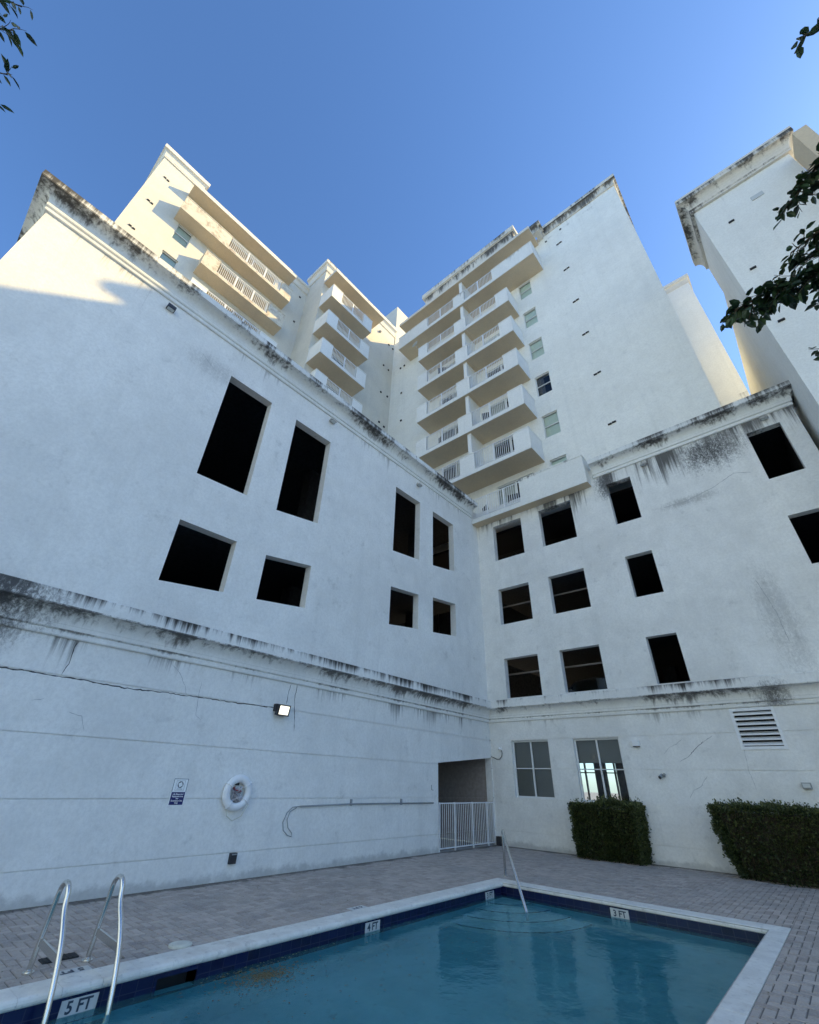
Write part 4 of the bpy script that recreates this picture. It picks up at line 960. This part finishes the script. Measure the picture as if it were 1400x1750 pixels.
tree('broadleaf_tree', 'broadleaf tree whose dark leafy branches hang in from the right edge', rt_tr,
     [([fk, at(1560, 480, 4.2), at(1470, 455, 3.9), at(1400, 470, 3.8), at(1330, 490, 3.75), at(1262, 528, 3.7)], 120, (.28, .6)),
      ([fk, at(1560, 400, 4.3), at(1450, 425, 4.0), at(1385, 440, 3.9)], 95, (.30, .65)),
      ([fk2, at(1560, 190, 4.4), at(1470, 240, 4.2), at(1405, 270, 4.1), at(1368, 325, 4.05), at(1345, 352, 4.0)], 85, (.22, .55)),
      ([fk, at(1540, 350, 4.2), at(1450, 378, 4.0), at(1395, 398, 3.9), at(1352, 432, 3.85)], 60, (.16, .55)),
      ([fk, at(1540, 590, 4.0), at(1450, 590, 3.8), at(1416, 592, 3.8)], 40, (.2, .5)),
      ([fk2, at(1560, -10, 4.4), at(1440, 20, 4.2), at(1400, 44, 4.2), at(1372, 65, 4.2), at(1358, 92, 4.2)], 16, (.08, .3))], None, 11, .066, .29)
lt = at(-260, 60, 6.5)
lfk = Vector((lt.x + .2, lt.y - .4, lt.z - 1.5))
tree('fine_leaved_tree', 'fine-leaved tree touching the top left corner with a few twigs', [(lfk.x - .1, lfk.y - .3, 0), (lfk.x, lfk.y - .1, 2.2), tuple(lfk)],
     [([lfk, at(-120, -20, 6.3), at(-20, -12, 6.2), at(38, 12, 6.2)], 22, (.26, .5)), ([lfk, at(-140, 40, 6.3), at(-30, 45, 6.2), at(22, 52, 6.2)], 40, (.22, .55)),
      ([lfk, at(-140, 110, 6.3), at(-40, 115, 6.2), at(14, 128, 6.2)], 34, (.20, .5)), ([lfk, at(-150, 170, 6.3), at(-30, 172, 6.2), at(-6, 176, 6.2)], 22, (.10, .4))], None, 23, .085, .17)

# ---------------------------------------------------------------- things on balconies and in the garage
dish = thing('satellite_dish', (-3.62, -.45, 27.4), 'small round satellite dish fixed to a balcony end near the top of the tower', 'satellite dish')
m = MB(); cN = Vector((-3.72, -.55, 27.75)); ax = Vector((-.3, -.7, .55)).normalized(); sa = ax.cross(Vector((0, 0, 1))).normalized(); sb = sa.cross(ax)
prev = None
for k in range(5):
    rr = .27 * k / 4; off = ax * (rr * rr * 1.1)
    ring = [m.pt(cN + off + (sa * math.cos(t_) + sb * math.sin(t_)) * max(rr, .001)) for t_ in [2 * math.pi * j / 18 for j in range(18)]]
    if prev:
        for j in range(18): m.f.append([prev[j], prev[(j + 1) % 18], ring[(j + 1) % 18], ring[j]]); m.tone.append(None)
    prev = ring
m.build('reflector', M['frame'], dish, smooth=True)
MB().tube([cN, (-3.55, -.4, 27.3)], .02, 6).build('mast', M['grey'], dish)
def chair(x, y, z, rz, label):
    t_ = thing('balcony_chair', (x, y, z), label, 'chair', 'chairs on the balconies')
    def f(u, v, w_): return (x + u * math.cos(rz) - v * math.sin(rz), y + u * math.sin(rz) + v * math.cos(rz), z + w_)
    MB(f).box(-.24, .24, -.22, .22, .40, .44).build('seat', M['black'], t_)
    MB(f).hexa([(-.24, .20, .44), (.24, .20, .44), (.24, .24, .44), (-.24, .24, .44)], [(-.24, .28, .88), (.24, .28, .88), (.24, .32, .88), (-.24, .32, .88)]).build('backrest', M['black'], t_)
    for sx in (-.22, .2):
        for sy in (-.2, .18): MB(f).box(sx, sx + .025, sy, sy + .025, 0, .4).build('leg', M['black'], t_)
chair(.6, .35, SL[0] + TH, 2.6, 'dark chair at the left end of the lowest balcony'); chair(1.9, .3, SL[0] + TH, 3.4, 'dark chair before the glass door of the lowest balcony')
chair(-1.9, .2, SL[2] + TH, 2.9, 'dark chair behind the railing on the left column of balconies'); chair(.95, .2, SL[2] + TH, 3.5, 'dark chair behind the railing on the right column of balconies')
chair(-1.9, .1, SL[4] + TH, 3.6, 'dark chair on a higher balcony of the left column')
# parked car inside the garage, its roof just above a sill
pc = thing('parked_car', (3.4, 2.6, 3.55), 'parked car whose roof shows dimly through a lower garage opening', 'car')
prof_c = [(-2.1, .3), (-2.1, .75), (-1.9, .95), (-1.2, 1.02), (-.7, 1.48), (.1, 1.58), (.9, 1.5), (1.45, 1.05), (2.0, .98), (2.15, .7), (2.15, .3)]
m = MB(); m.hexa([(3.4 + u, 1.75, 3.55 + z) for u, z in prof_c], [(3.4 + u, 3.45, 3.55 + z) for u, z in prof_c]); m.build('body', M['carp'], pc, bevel=.06)
for sy in (1.74, 3.455):
    m = MB(); m.face([(3.4 + u, sy, 3.55 + z) for u, z in ((-1.05, 1.06), (-.65, 1.42), (.1, 1.51), (.82, 1.43), (1.25, 1.06))]); m.build('side_window', M['glassd'], pc)
for u in (-1.35, 1.35):
    for sy in (1.72, 3.28): MB().tube([(3.4 + u, sy, 3.55 + .32), (3.4 + u, sy + .2, 3.55 + .32)], .32, 20).build('wheel', M['tyre'], pc)
for o in bpy.data.objects:
    if '_o' in o: del o['_o']
